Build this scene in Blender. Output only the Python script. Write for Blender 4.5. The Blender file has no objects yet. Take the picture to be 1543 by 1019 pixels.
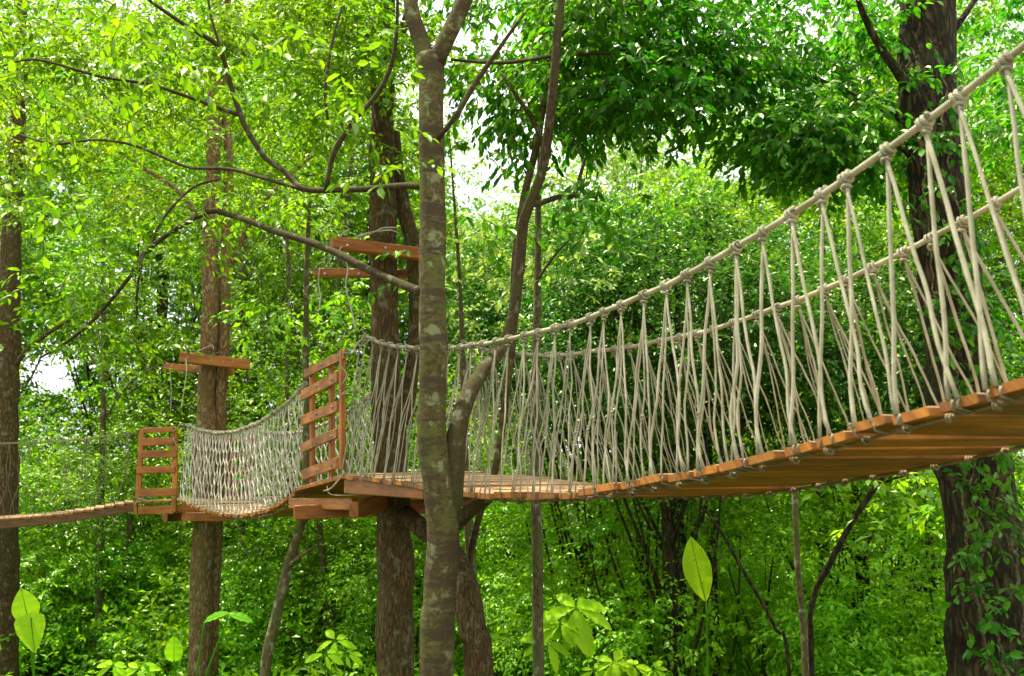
import bpy, math
import numpy as np
from mathutils import Vector

# ------------------------------------------------------------------ basics
S = bpy.context.scene
COL = S.collection
R = math.radians
EYE = 4.6                     # camera height over the forest floor
PITCH = 0.116
FPX = 1538.0                  # focal length in photo pixels (1543 wide)

def pt(px, py, Y):
    """a point seen at (px, py) in the photo and Y metres deep"""
    x = (px - 771.5) / FPX; v = (509.5 - py) / FPX
    d = np.array([x, math.cos(PITCH) - v * math.sin(PITCH), math.sin(PITCH) + v * math.cos(PITCH)])
    p = d * (Y / d[1]); p[2] += EYE
    return p

def to_px(P):
    """photo pixel of points (N,3)"""
    P = np.atleast_2d(P) - np.array([0, 0, EYE])
    c, s = math.cos(PITCH), math.sin(PITCH)
    dep = P[:, 1] * c + P[:, 2] * s
    up = -P[:, 1] * s + P[:, 2] * c
    dep = np.where(np.abs(dep) < 1e-3, 1e-3, dep)
    return 771.5 + FPX * P[:, 0] / dep, 509.5 - FPX * up / dep, dep

def unit(v):
    v = np.asarray(v, float)
    return v / np.maximum(np.linalg.norm(v, axis=-1, keepdims=True), 1e-9)

class MB:
    """collects geometry for ONE mesh object; gr = (length along, across / angle, random)"""
    def __init__(self):
        self.v, self.q, self.t, self.g, self.n = [], [], [], [], 0
        self.smooth = False; self.split = None
    def merge(self, other):
        """take in another MB's faces as the second material"""
        self.split = (sum(map(len, self.q)), sum(map(len, self.t)))
        self.v += other.v; self.g += other.g
        self.q += [q + self.n for q in other.q]; self.t += [t + self.n for t in other.t]; self.n += other.n
    def add(self, V, Q=None, T=None, G=None):
        V = np.asarray(V, float).reshape(-1, 3)
        self.v.append(V)
        self.g.append(np.zeros((len(V), 3)) if G is None else np.asarray(G, float).reshape(-1, 3))
        if Q is not None and len(Q): self.q.append(np.asarray(Q, np.int64).reshape(-1, 4) + self.n)
        if T is not None and len(T): self.t.append(np.asarray(T, np.int64).reshape(-1, 3) + self.n)
        self.n += len(V)
    def mesh(self, name, mat=None):
        V = np.concatenate(self.v); G = np.concatenate(self.g)
        Q = np.concatenate(self.q) if self.q else np.zeros((0, 4), np.int64)
        T = np.concatenate(self.t) if self.t else np.zeros((0, 3), np.int64)
        me = bpy.data.meshes.new(name)
        me.vertices.add(len(V)); me.vertices.foreach_set('co', V.astype(np.float32).ravel())
        nl = len(Q) * 4 + len(T) * 3
        me.loops.add(nl)
        me.loops.foreach_set('vertex_index', np.concatenate([Q.ravel(), T.ravel()]).astype(np.int32))
        me.polygons.add(len(Q) + len(T))
        st = np.concatenate([np.arange(len(Q)) * 4, len(Q) * 4 + np.arange(len(T)) * 3]).astype(np.int32)
        me.polygons.foreach_set('loop_start', st)
        a = me.attributes.new('gr', 'FLOAT_VECTOR', 'POINT'); a.data.foreach_set('vector', G.astype(np.float32).ravel())
        me.polygons.foreach_set('use_smooth', np.full(len(Q) + len(T), bool(self.smooth)))
        if self.split is not None:
            q1, t1 = self.split; mi = np.zeros(len(Q) + len(T), np.int32); mi[q1:len(Q)] = 1; mi[len(Q) + t1:] = 1
            me.polygons.foreach_set('material_index', mi)
        me.update(calc_edges=True); me.validate()
        if mat: me.materials.append(mat)
        return me

def obj(name, mb, mat, parent=None, loc=None):
    me = mb.mesh(name, mat) if isinstance(mb, MB) else mb
    o = bpy.data.objects.new(name, me); COL.objects.link(o)
    if parent is not None: o.parent = parent
    if loc is not None: o.location = loc
    return o

def tag(o, label, cat, group=None, kind=None):
    if label: o['label'] = label
    if cat: o['category'] = cat
    if group: o['group'] = group
    if kind: o['kind'] = kind
    return o

def thing(name, label, cat, loc=(0, 0, 0), group=None):
    o = bpy.data.objects.new(name, None); COL.objects.link(o); o.location = loc
    o.empty_display_size = 0.3
    return tag(o, label, cat, group)

def smooth_path(P, r, step):
    """Catmull-Rom through the control points"""
    P = np.asarray(P, float); r = np.asarray(r, float)
    if len(P) < 3:
        n = max(2, int(np.linalg.norm(P[-1] - P[0]) / step) + 1); k = np.linspace(0, 1, n)[:, None]
        return P[0] * (1 - k) + P[-1] * k, np.interp(k[:, 0], [0, 1], [r[0], r[-1]])
    Q = np.vstack([2 * P[0] - P[1], P, 2 * P[-1] - P[-2]])
    out, rr = [], []
    for i in range(len(P) - 1):
        a, b, c, d = Q[i:i + 4]
        n = max(2, int(np.linalg.norm(c - b) / step))
        for k in np.arange(n) / n:
            out.append(.5 * ((2 * b) + (c - a) * k + (2 * a - 5 * b + 4 * c - d) * k * k + (3 * b - a - 3 * c + d) * k ** 3))
            rr.append(r[i] * (1 - k) + r[i + 1] * k)
    out.append(P[-1]); rr.append(r[-1])
    return np.array(out), np.array(rr)

def tube(mb, P, r, sides=8, rnd=0.0, rough=0.0, rng=None, cap=True):
    P = np.asarray(P, float); n = len(P)
    r = np.full(n, r, float) if np.isscalar(r) else np.asarray(r, float)
    T = unit(np.gradient(P, axis=0))
    a = np.array([1., 0, 0]) if abs(T[0][0]) < .8 else np.array([0, 1., 0])
    N = np.zeros((n, 3)); N[0] = unit(a - T[0] * (a @ T[0]))
    for i in range(1, n):
        v = N[i - 1] - T[i] * (N[i - 1] @ T[i]); N[i] = unit(v)
    B = np.cross(T, N)
    th = np.linspace(0, 2 * np.pi, sides + 1)
    rad = np.repeat(r[:, None], sides + 1, 1)
    if rough and rng is not None:
        # lumps that run along the stem
        ph = rng.uniform(0, 6.28, 6); L = np.concatenate([[0], np.cumsum(np.linalg.norm(np.diff(P, axis=0), axis=1))])
        f = sum(np.sin(k * th[None, :] + ph[k] + L[:, None] * (1.3 + .9 * k) ) / (k + .6) for k in (1, 2, 3, 5))
        f = f + .8 * np.sin(L[:, None] * 9 + ph[0]) * np.cos(th[None, :] * 2 + ph[4])
        rad = rad * (1 + rough * f)
    V = P[:, None, :] + rad[:, :, None] * (np.cos(th)[None, :, None] * N[:, None, :] + np.sin(th)[None, :, None] * B[:, None, :])
    L = np.concatenate([[0], np.cumsum(np.linalg.norm(np.diff(P, axis=0), axis=1))])
    G = np.stack(np.broadcast_arrays(L[:, None], (th / 6.2831853)[None, :], np.full((1, 1), rnd)), -1)
    i, j = np.meshgrid(np.arange(n - 1), np.arange(sides), indexing='ij')
    w = sides + 1
    Q = np.stack([i * w + j, i * w + j + 1, (i + 1) * w + j + 1, (i + 1) * w + j], -1).reshape(-1, 4)
    V = V.reshape(-1, 3); G = G.reshape(-1, 3); T3 = []
    if cap:
        V = np.vstack([V, P[0], P[-1]]); G = np.vstack([G, [0, 0, rnd], [L[-1], 0, rnd]])
        c0, c1 = n * w, n * w + 1
        T3 = [(c0, k + 1, k) for k in range(sides)] + [(c1, (n - 1) * w + k, (n - 1) * w + k + 1) for k in range(sides)]
    mb.add(V, Q, T3, G)

def beam(mb, A, B, wdt, hgt, up=(0, 0, 1), rnd=0.0, bev=0.006):
    """chamfered timber from A to B: wdt across, hgt along 'up'"""
    A = np.asarray(A, float); B = np.asarray(B, float)
    d = unit(B - A); u = np.asarray(up, float); u = unit(u - d * (u @ d)); s = np.cross(d, u)
    L = np.linalg.norm(B - A); b = min(bev, wdt * .3, hgt * .3)
    prof = []
    for sx, sy in ((1, 1), (-1, 1), (-1, -1), (1, -1)):
        p1 = (sx * (wdt / 2 - b), sy * hgt / 2); p2 = (sx * wdt / 2, sy * (hgt / 2 - b))
        prof += [p1, p2] if sx * sy < 0 else [p2, p1]
    prof = np.array(prof)
    rings = [(0, 1 - 2 * b / max(wdt, hgt)), (b, 1), (L - b, 1), (L, 1 - 2 * b / max(wdt, hgt))]
    V, G = [], []
    for x, k in rings:
        for a, c in prof:
            V.append(A + d * x + s * a * k + u * c * k); G.append((x + rnd * 17.3, a + c * .7 + rnd * 5, rnd))
    Q = []
    for i in range(3):
        for j in range(8):
            Q.append((i * 8 + j, i * 8 + (j + 1) % 8, (i + 1) * 8 + (j + 1) % 8, (i + 1) * 8 + j))
    base = len(V)
    V += [A, B]; G += [(rnd * 17.3, rnd * 5, rnd), (L + rnd * 17.3, rnd * 5, rnd)]
    T = [(base, (j + 1) % 8, j) for j in range(8)] + [(base + 1, 24 + j, 24 + (j + 1) % 8) for j in range(8)]
    mb.add(V, Q, T, G)

# ------------------------------------------------------------------ materials
def new_mat(name):
    m = bpy.data.materials.new(name); m.use_nodes = True
    nt = m.node_tree; nt.nodes.clear()
    out = nt.nodes.new('ShaderNodeOutputMaterial')
    return m, nt, out
def node(nt, t, **kw):
    n = nt.nodes.new(t)
    for k, v in kw.items(): setattr(n, k, v)
    return n
def ramp(nt, fac, stops):
    n = node(nt, 'ShaderNodeValToRGB'); e = n.color_ramp.elements
    while len(e) > 1: e.remove(e[0])
    e[0].position, e[0].color = stops[0][0], (*stops[0][1], 1)
    for p, c in stops[1:]:
        x = e.new(p); x.color = (*c, 1)
    nt.links.new(fac, n.inputs[0]); return n.outputs[0]
def mixc(nt, fac, a, b, mode='MIX'):
    n = node(nt, 'ShaderNodeMix', data_type='RGBA', blend_type=mode)
    for sock, v in ((n.inputs[0], fac), (n.inputs[6], a), (n.inputs[7], b)):
        if isinstance(v, bpy.types.NodeSocket): nt.links.new(v, sock)
        else: sock.default_value = v if not isinstance(v, tuple) else (*v[:3], 1)
    return n.outputs[2]
def noise(nt, vec, scale, detail=4, rough=.6, dist=0.0):
    n = node(nt, 'ShaderNodeTexNoise'); n.inputs['Scale'].default_value = scale
    n.inputs['Detail'].default_value = detail; n.inputs['Roughness'].default_value = rough; n.inputs['Distortion'].default_value = dist
    if vec is not None: nt.links.new(vec, n.inputs['Vector'])
    return n.outputs['Fac']
def mapping(nt, vec, scale=(1, 1, 1), rot=(0, 0, 0)):
    n = node(nt, 'ShaderNodeMapping'); n.inputs['Scale'].default_value = scale; n.inputs['Rotation'].default_value = rot
    nt.links.new(vec, n.inputs['Vector']); return n.outputs[0]
def math_(nt, op, a, b=None):
    n = node(nt, 'ShaderNodeMath', operation=op)
    for s, v in zip(n.inputs, (a, b)):
        if v is None: continue
        if isinstance(v, bpy.types.NodeSocket): nt.links.new(v, s)
        else: s.default_value = v
    return n.outputs[0]
def bump(nt, h, strength, dist):
    n = node(nt, 'ShaderNodeBump'); n.inputs['Strength'].default_value = strength; n.inputs['Distance'].default_value = dist
    nt.links.new(h, n.inputs['Height']); return n.outputs[0]
def attr(nt, name='gr'):
    a = node(nt, 'ShaderNodeAttribute', attribute_name=name); return a

def wood_mat(name, cols, rough=.55, spec=.35, worn=None):
    m, nt, out = new_mat(name); b = node(nt, 'ShaderNodeBsdfPrincipled')
    a = attr(nt); v = mapping(nt, a.outputs['Vector'], (3.0, 38, 1))
    g = noise(nt, v, 1.0, 5, .65, .6)
    big = noise(nt, mapping(nt, a.outputs['Vector'], (1.6, 6, 3)), 1.0, 3)
    col = ramp(nt, g, [(.28, cols[0]), (.52, cols[1]), (.75, cols[2])])
    sep = node(nt, 'ShaderNodeSeparateXYZ'); nt.links.new(a.outputs['Vector'], sep.inputs[0])
    rv = node(nt, 'ShaderNodeTexWhiteNoise', noise_dimensions='1D'); nt.links.new(sep.outputs[2], rv.inputs['W'])
    hs = node(nt, 'ShaderNodeHueSaturation'); nt.links.new(col, hs.inputs['Color'])
    nt.links.new(math_(nt, 'ADD', math_(nt, 'MULTIPLY', rv.outputs['Value'], .75), .55), hs.inputs['Value'])
    st = ramp(nt, big, [(.35, (.45, .36, .3)), (.6, (1, 1, 1))])
    col2 = mixc(nt, .75, hs.outputs[0], st, 'MULTIPLY')
    geo = node(nt, 'ShaderNodeNewGeometry')
    grime = noise(nt, geo.outputs['Position'], 9, 4)
    col2 = mixc(nt, ramp(nt, grime, [(.6, (0, 0, 0)), (.78, (.5, .5, .5))]), col2, (.10, .075, .03))
    if worn: # foot-worn, bleached walking side
        sn = node(nt, 'ShaderNodeSeparateXYZ'); nt.links.new(geo.outputs['True Normal'], sn.inputs[0])
        wf = math_(nt, 'MULTIPLY', math_(nt, 'GREATER_THAN', sn.outputs[2], .7), ramp(nt, g, [(.25, (.45, .45, .45)), (.7, (.95, .95, .95))]))
        col2 = mixc(nt, wf, col2, worn)
    nt.links.new(col2, b.inputs['Base Color']); b.inputs['Roughness'].default_value = rough
    b.inputs['Specular IOR Level'].default_value = spec
    nt.links.new(bump(nt, g, .35, .004), b.inputs['Normal']); nt.links.new(b.outputs[0], out.inputs[0]); return m

def rope_mat(name, c0, c1):
    m, nt, out = new_mat(name); b = node(nt, 'ShaderNodeBsdfPrincipled')
    a = attr(nt); sep = node(nt, 'ShaderNodeSeparateXYZ'); nt.links.new(a.outputs['Vector'], sep.inputs[0])
    ph = math_(nt, 'ADD', math_(nt, 'MULTIPLY', sep.outputs[0], 260.0), math_(nt, 'MULTIPLY', sep.outputs[1], 18.85))
    tw = math_(nt, 'ABSOLUTE', math_(nt, 'SINE', ph))
    geo = node(nt, 'ShaderNodeNewGeometry'); n1 = noise(nt, geo.outputs['Position'], 7, 4)
    col = ramp(nt, n1, [(.3, c0), (.65, c1)])
    green = noise(nt, geo.outputs['Position'], 2.3, 3)
    col = mixc(nt, ramp(nt, green, [(.5, (0, 0, 0)), (.75, (.55, .55, .55))]), col, (.22, .25, .13))
    col = mixc(nt, math_(nt, 'MULTIPLY', math_(nt, 'SUBTRACT', 1.0, tw), .65), col, (.12, .09, .05))
    nt.links.new(col, b.inputs['Base Color']); b.inputs['Roughness'].default_value = .85; b.inputs['Specular IOR Level'].default_value = .15
    nt.links.new(bump(nt, tw, .8, .004), b.inputs['Normal']); nt.links.new(b.outputs[0], out.inputs[0]); return m

def bark_mat(name, cols, lichen, scale=(9, 9, 2.2), bstr=.9, bdist=.03, lich_amt=.6, moss=(.05, .075, .015), moss_amt=.5, bands=0.0, crackw=.6):
    m, nt, out = new_mat(name); b = node(nt, 'ShaderNodeBsdfPrincipled')
    geo = node(nt, 'ShaderNodeNewGeometry'); P = geo.outputs['Position']
    v = mapping(nt, P, scale)
    vo = node(nt, 'ShaderNodeTexVoronoi', feature='DISTANCE_TO_EDGE'); vo.inputs['Scale'].default_value = 1.6
    wob = node(nt, 'ShaderNodeMix', data_type='RGBA', blend_type='LINEAR_LIGHT'); wob.inputs[0].default_value = .75
    nz = node(nt, 'ShaderNodeTexNoise'); nz.inputs['Scale'].default_value = 1.0; nz.inputs['Detail'].default_value = 6; nt.links.new(v, nz.inputs['Vector'])
    nt.links.new(v, wob.inputs[6]); nt.links.new(nz.outputs['Color'], wob.inputs[7])
    nt.links.new(wob.outputs[2], vo.inputs['Vector'])
    crack = node(nt, 'ShaderNodeMapRange'); crack.inputs[2].default_value = .28; nt.links.new(vo.outputs['Distance'], crack.inputs[0])
    fine = noise(nt, v, 3.2, 6, .7)
    h = math_(nt, 'ADD', math_(nt, 'MULTIPLY', crack.outputs[0], crackw), math_(nt, 'MULTIPLY', fine, .7))
    col = ramp(nt, h, [(.25, cols[0]), (.6, cols[1]), (.95, cols[2])])
    big = noise(nt, mapping(nt, P, (2.4, 2.4, 1.1)), 1.5, 5, .6, .4)
    col = mixc(nt, ramp(nt, big, [(.48, (0, 0, 0)), (.62, (moss_amt,) * 3)]), col, moss)
    li = noise(nt, mapping(nt, P, (5, 5, 4.2)), 1.9, 5, .62, .3)
    col = mixc(nt, ramp(nt, li, [(.565, (0, 0, 0)), (.64, (lich_amt,) * 3)]), col, lichen)
    if bands:
        bn = noise(nt, mapping(nt, P, (1.2, 1.2, 7)), 1.6, 5, .65, .6)
        col = mixc(nt, ramp(nt, bn, [(.5, (0, 0, 0)), (.585, (bands,) * 3)]), col, (.05, .036, .018))
    nt.links.new(col, b.inputs['Base Color']); b.inputs['Roughness'].default_value = .9; b.inputs['Specular IOR Level'].default_value = .15
    nt.links.new(bump(nt, h, bstr, bdist), b.inputs['Normal']); nt.links.new(b.outputs[0], out.inputs[0]); return m

def leaf_mat(name, dif, tra, gloss=.02, rough=.4, var=.45, tmix=.5, veins=False):
    """leaf: reflecting upper side + light that passes through; every leaf has its own random tone"""
    m, nt, out = new_mat(name)
    a = attr(nt); sep = node(nt, 'ShaderNodeSeparateXYZ'); nt.links.new(a.outputs['Vector'], sep.inputs[0])
    rnd = sep.outputs[2]
    geo = node(nt, 'ShaderNodeNewGeometry')
    cl = noise(nt, geo.outputs['Position'], .55, 2)
    def toned(c):
        h = node(nt, 'ShaderNodeHueSaturation'); h.inputs['Color'].default_value = (*c, 1)
        hv = math_(nt, 'ADD', math_(nt, 'MULTIPLY', math_(nt, 'SUBTRACT', cl, .5), -.10), math_(nt, 'ADD', math_(nt, 'MULTIPLY', rnd, -.035), .517))
        nt.links.new(hv, h.inputs['Hue'])
        nt.links.new(math_(nt, 'ADD', math_(nt, 'MULTIPLY', rnd, var * 2), 1 - var), h.inputs['Value'])
        if veins: # side veins run obliquely from the midrib; the odd blemish
            ph = math_(nt, 'SUBTRACT', math_(nt, 'MULTIPLY', sep.outputs[0], 52.0), math_(nt, 'MULTIPLY', math_(nt, 'ABSOLUTE', sep.outputs[1]), 13.0))
            vn = math_(nt, 'POWER', math_(nt, 'ABSOLUTE', math_(nt, 'SINE', ph)), 9.0)
            sp_ = ramp(nt, noise(nt, geo.outputs['Position'], 26, 3), [(.60, (0, 0, 0)), (.68, (.7, .7, .7))])
            o_ = mixc(nt, math_(nt, 'MULTIPLY', vn, .55), h.outputs[0], tuple(x * .45 for x in c))
            return mixc(nt, sp_, o_, (c[0] * .8, c[1] * .5, c[2]))
        return h.outputs[0]
    d = node(nt, 'ShaderNodeBsdfDiffuse'); nt.links.new(toned(dif), d.inputs[0])
    t = node(nt, 'ShaderNodeBsdfTranslucent'); nt.links.new(toned(tra), t.inputs[0])
    mx = node(nt, 'ShaderNodeMixShader'); mx.inputs[0].default_value = tmix
    nt.links.new(d.outputs[0], mx.inputs[1]); nt.links.new(t.outputs[0], mx.inputs[2])
    g = node(nt, 'ShaderNodeBsdfGlossy'); g.inputs['Roughness'].default_value = rough; g.inputs[0].default_value = (.85, 1, .55, 1)
    lw = node(nt, 'ShaderNodeFresnel'); lw.inputs[0].default_value = 1.42
    m2 = node(nt, 'ShaderNodeMixShader'); nt.links.new(math_(nt, 'ADD', math_(nt, 'MULTIPLY', lw.outputs[0], .06), gloss * .35), m2.inputs[0])
    nt.links.new(mx.outputs[0], m2.inputs[1]); nt.links.new(g.outputs[0], m2.inputs[2])
    nt.links.new(m2.outputs[0], out.inputs[0]); return m

def plain_mat(name, col, rough=.5, metal=0.0):
    m, nt, out = new_mat(name); b = node(nt, 'ShaderNodeBsdfPrincipled')
    geo = node(nt, 'ShaderNodeNewGeometry'); n = noise(nt, geo.outputs['Position'], 40, 3)
    c = ramp(nt, n, [(.3, tuple(x * .7 for x in col)), (.7, col)])
    nt.links.new(c, b.inputs['Base Color']); b.inputs['Roughness'].default_value = rough; b.inputs['Metallic'].default_value = metal
    nt.links.new(b.outputs[0], out.inputs[0]); return m

M = {}
M['wood'] = wood_mat('stained_timber', [(.18, .056, .005), (.35, .120, .010), (.47, .19, .022)])
M['old_wood'] = wood_mat('weathered_timber', [(.10, .045, .012), (.19, .09, .025), (.27, .14, .05)], .7)
M['deck'] = wood_mat('deck_timber', [(.19, .064, .005), (.36, .135, .010), (.48, .20, .018)], .6, worn=(.44, .31, .17))
M['rope'] = rope_mat('hemp_rope', (.26, .25, .135), (.50, .475, .315))
M['brown_rope'] = rope_mat('brown_rope', (.20, .15, .065), (.42, .33, .16))
M['mossy_rope'] = rope_mat('mossy_rope', (.16, .16, .07), (.28, .27, .15))
M['cord'] = rope_mat('pale_cord', (.56, .53, .41), (.78, .74, .61))
M['bolt'] = plain_mat('zinc_bolt', (.45, .43, .4), .4, .9)
M['fork'] = bark_mat('smooth_mottled_bark', [(.03, .026, .008), (.135, .108, .034), (.24, .195, .075)], (.24, .27, .13), (8, 8, 11), .7, .014, .55, (.08, .095, .018), .65, .9, .10)
M['rough'] = bark_mat('flaky_rough_bark', [(.018, .012, .004), (.12, .076, .025), (.25, .17, .068)], (.24, .25, .14), (19, 19, 4.2), 1.0, .04, .45, (.065, .075, .018), .4, 0, .28)
M['red'] = bark_mat('reddish_bark', [(.05, .028, .01), (.18, .105, .036), (.30, .19, .08)], (.26, .28, .17), (12, 12, 4), .9, .025, .5, (.08, .09, .02), .45, 0, .4)
M['dark'] = bark_mat('dark_ridged_bark', [(.005, .004, .002), (.032, .022, .009), (.085, .058, .024)], (.09, .11, .035), (11, 11, 2.6), 1.0, .045, .3, (.03, .04, .008), .5, 0, .5)
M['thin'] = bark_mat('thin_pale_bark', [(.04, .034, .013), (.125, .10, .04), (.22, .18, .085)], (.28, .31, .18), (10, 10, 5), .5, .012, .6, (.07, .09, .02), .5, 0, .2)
M['bough'] = bark_mat('dark_shaded_bough_bark', [(.02, .015, .005), (.075, .055, .02), (.14, .11, .045)], (.2, .21, .12), (12, 12, 12), .6, .008, .4, (.06, .07, .015), .5, 0, .08)  # dark brown for branches; on the stem the colour includes its shade
M['twig'] = bark_mat('twig_bark', [(.03, .022, .01), (.09, .065, .03), (.15, .115, .06)], (.2, .2, .13), (14, 14, 14), .4, .006, .4, (.07, .08, .02), .5)
# leaf tones: light yellow green, mid, deep green, undergrowth
M['leaf_lime'] = leaf_mat('leaf_lime', (.080, .175, .003), (.20, .40, .004))
M['leaf_mid'] = leaf_mat('leaf_mid', (.085, .225, .004), (.23, .50, .006))
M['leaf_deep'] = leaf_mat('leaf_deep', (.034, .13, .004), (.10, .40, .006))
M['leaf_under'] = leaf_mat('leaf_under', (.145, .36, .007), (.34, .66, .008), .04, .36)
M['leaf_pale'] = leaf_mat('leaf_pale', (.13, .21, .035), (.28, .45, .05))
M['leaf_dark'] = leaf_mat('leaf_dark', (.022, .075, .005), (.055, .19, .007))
M['leaf_young'] = leaf_mat('leaf_young', (.30, .55, .010), (.42, .70, .010), .02, .4, .15, .35, veins=True)
M['leaf_big'] = leaf_mat('leaf_big', (.14, .27, .010), (.38, .62, .012), .02, .4, .15, .6, veins=True)

# ------------------------------------------------------------------ leaves
def leaves(mb, rng, pos, ax, nrm, L, W, fine=False):
    """one folded blade per row; pos, ax, nrm (N,3), L, W (N,)"""
    n = len(pos); ax = unit(ax)
    nrm = unit(nrm - ax * (nrm * ax).sum(1, keepdims=True)); sd = np.cross(ax, nrm)
    L = np.broadcast_to(L, (n,))[:, None]; W = np.broadcast_to(W, (n,))[:, None]
    rn = np.repeat(rng.random(n), 8 if fine else 5)
    if not fine:
        V = np.stack([pos, pos + ax * L * .48 + sd * W * .5 + nrm * W * .12, pos + ax * L - nrm * L * .12,
                      pos + ax * L * .48 - sd * W * .5 + nrm * W * .12, pos + ax * L * .5 - nrm * W * .05], 1)
        k = (np.arange(n) * 5)[:, None]
        Q = np.concatenate([k + np.array([[0, 4, 2, 1]]), k + np.array([[0, 3, 2, 4]])])
        G = np.stack([np.zeros(n * 5), np.zeros(n * 5), rn], 1)
        mb.add(V.reshape(-1, 3), Q, None, G)
    else:
        V = np.stack([pos,
                      pos + ax * L * .30 + sd * W * .42 + nrm * W * .10, pos + ax * L * .66 + sd * W * .44 + nrm * W * .06 - nrm * L * .05,
                      pos + ax * L - nrm * L * .16,
                      pos + ax * L * .66 - sd * W * .44 + nrm * W * .06 - nrm * L * .05, pos + ax * L * .30 - sd * W * .42 + nrm * W * .10,
                      pos + ax * L * .32 - nrm * W * .04, pos + ax * L * .67 - nrm * W * .06 - nrm * L * .05], 1)
        k = (np.arange(n) * 8)[:, None]
        Q = np.concatenate([k + np.array([[6, 7, 2, 1]]), k + np.array([[6, 5, 4, 7]])])
        T = np.concatenate([k + np.array(x)[None] for x in ([0, 6, 1], [7, 3, 2], [0, 5, 6], [7, 4, 3])])
        G = np.stack([np.zeros(n * 8), np.zeros(n * 8), rn], 1)
        mb.add(V.reshape(-1, 3), Q, T, G)

def sprays(mb, rng, base, dirs, tl, nl, LL, WW, droop=.35, fine=False, twigs=None, twig_r=.004):
    """leafy twigs: leaves set alternately along each twig"""
    n = len(base); dirs = unit(dirs)
    up = np.array([0, 0, 1.0])
    sd = unit(np.cross(dirs, up) + rng.normal(0, .25, (n, 3)))
    tl = np.broadcast_to(tl, (n,)) * rng.uniform(.7, 1.25, n)
    P, A, Nn = [], [], []
    for i in range(nl):
        f = (i + .6) / nl
        p = base + dirs * (tl * f)[:, None]; p = p - up * (droop * .45 * tl * f * f)[:, None]
        s = sd * (1 if i % 2 else -1)
        if i == nl - 1: a = dirs + rng.normal(0, .2, (n, 3)) - up * droop
        else: a = dirs * .55 + s * .8 - up * droop + rng.normal(0, .28, (n, 3))
        P.append(p); A.append(a); Nn.append(up + rng.normal(0, .42, (n, 3)))
    P = np.concatenate(P); A = np.concatenate(A); Nn = np.concatenate(Nn)
    k = rng.random(len(P)) < .93
    m = k.sum(); sz = rng.uniform(.55, 1.4, m)
    leaves(mb, rng, P[k], A[k], Nn[k], LL * sz, WW * sz, fine)
    if twigs is not None:
        e = base + dirs * tl[:, None] - up * (droop * .45 * tl)[:, None]
        thin_sticks(twigs, base, e, twig_r)

def thin_sticks(mb, A, B, r):
    """three-sided twigs in bulk"""
    n = len(A); d = unit(B - A); a = np.where(np.abs(d[:, 2:3]) > .9, np.array([[1., 0, 0]]), np.array([[0, 0, 1.]]))
    s = unit(np.cross(d, a)); t = np.cross(d, s)
    V = []
    for P, k in ((A, 1.0), (B, .45)):
        for th in (0, 2.094, 4.189): V.append(P + r * k * (math.cos(th) * s + math.sin(th) * t))
    V = np.stack(V, 1); b = (np.arange(n) * 6)[:, None]
    Q = np.concatenate([b + np.array([[0, 1, 4, 3]]), b + np.array([[1, 2, 5, 4]]), b + np.array([[2, 0, 3, 5]])])
    mb.add(V.reshape(-1, 3), Q)

def clump_crown(rng, centre, rad, nclump, cr, ntw, tl, nl, LL, WW, droop=.35, fine=False, shell=.55):
    """crown of separate leafy clumps; returns (leaf MB, clump centres)"""
    mb = MB(); C = []
    while len(C) < nclump:
        p = rng.normal(0, 1, 3); p = p / np.linalg.norm(p) * (shell + (1 - shell) * rng.random()) if rng.random() < .75 else rng.uniform(-1, 1, 3)
        if np.linalg.norm(p) > 1.05: continue
        C.append(np.array(centre) + p * np.array(rad))
    C = np.array(C)
    B, D = [], []
    for c in C:
        k = rng.uniform(.6, 1.3); m = max(4, int(ntw * k * k))
        q = rng.normal(0, .5, (m, 3)) * np.array([1, 1, .5]) * cr * k
        B.append(c + q); out = unit(c - np.array(centre))
        D.append(unit(q) * .8 + out * .6 + rng.normal(0, .45, (m, 3)) * np.array([1, 1, .5]))
    B = np.concatenate(B); D = np.concatenate(D)
    sprays(mb, rng, B, D, tl, nl, LL, WW, droop, fine)
    return mb, C

def limbs(mb, rng, start, ends, r0, sides=5):
    for e in ends:
        s = np.asarray(start, float); k = rng.uniform(.35, .65)
        mid = s * (1 - k) + e * k + rng.normal(0, .22, 3) + np.array([0, 0, -.12 * np.linalg.norm(e - s)])
        P, r = smooth_path([s, mid, e], [r0, r0 * .55, r0 * .15], .35)
        tube(mb, P, r, sides, cap=False)

# ------------------------------------------------------------------ camera, sun, sky
cam_d = bpy.data.cameras.new('camera'); cam = bpy.data.objects.new('camera', cam_d); COL.objects.link(cam)
cam.location = (0, 0, EYE); cam.rotation_euler = (math.pi / 2 + PITCH, 0, 0)
cam_d.sensor_width = 36; cam_d.lens = FPX / 1543 * 36; cam_d.clip_start = .1; cam_d.clip_end = 1500
cam_d.dof.use_dof = True; cam_d.dof.focus_distance = 9.0; cam_d.dof.aperture_fstop = 2.6
S.camera = cam

SUN = unit(np.array([-.34, .24, 1.12]))
sun_d = bpy.data.lights.new('sun', 'SUN'); sun_d.energy = 5.0; sun_d.angle = R(.53); sun_d.color = (1, .93, .80)
sun = bpy.data.objects.new('sun', sun_d); COL.objects.link(sun)
sun.rotation_euler = Vector(SUN).to_track_quat('Z', 'Y').to_euler(); sun.location = (0, 0, 40)

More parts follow.
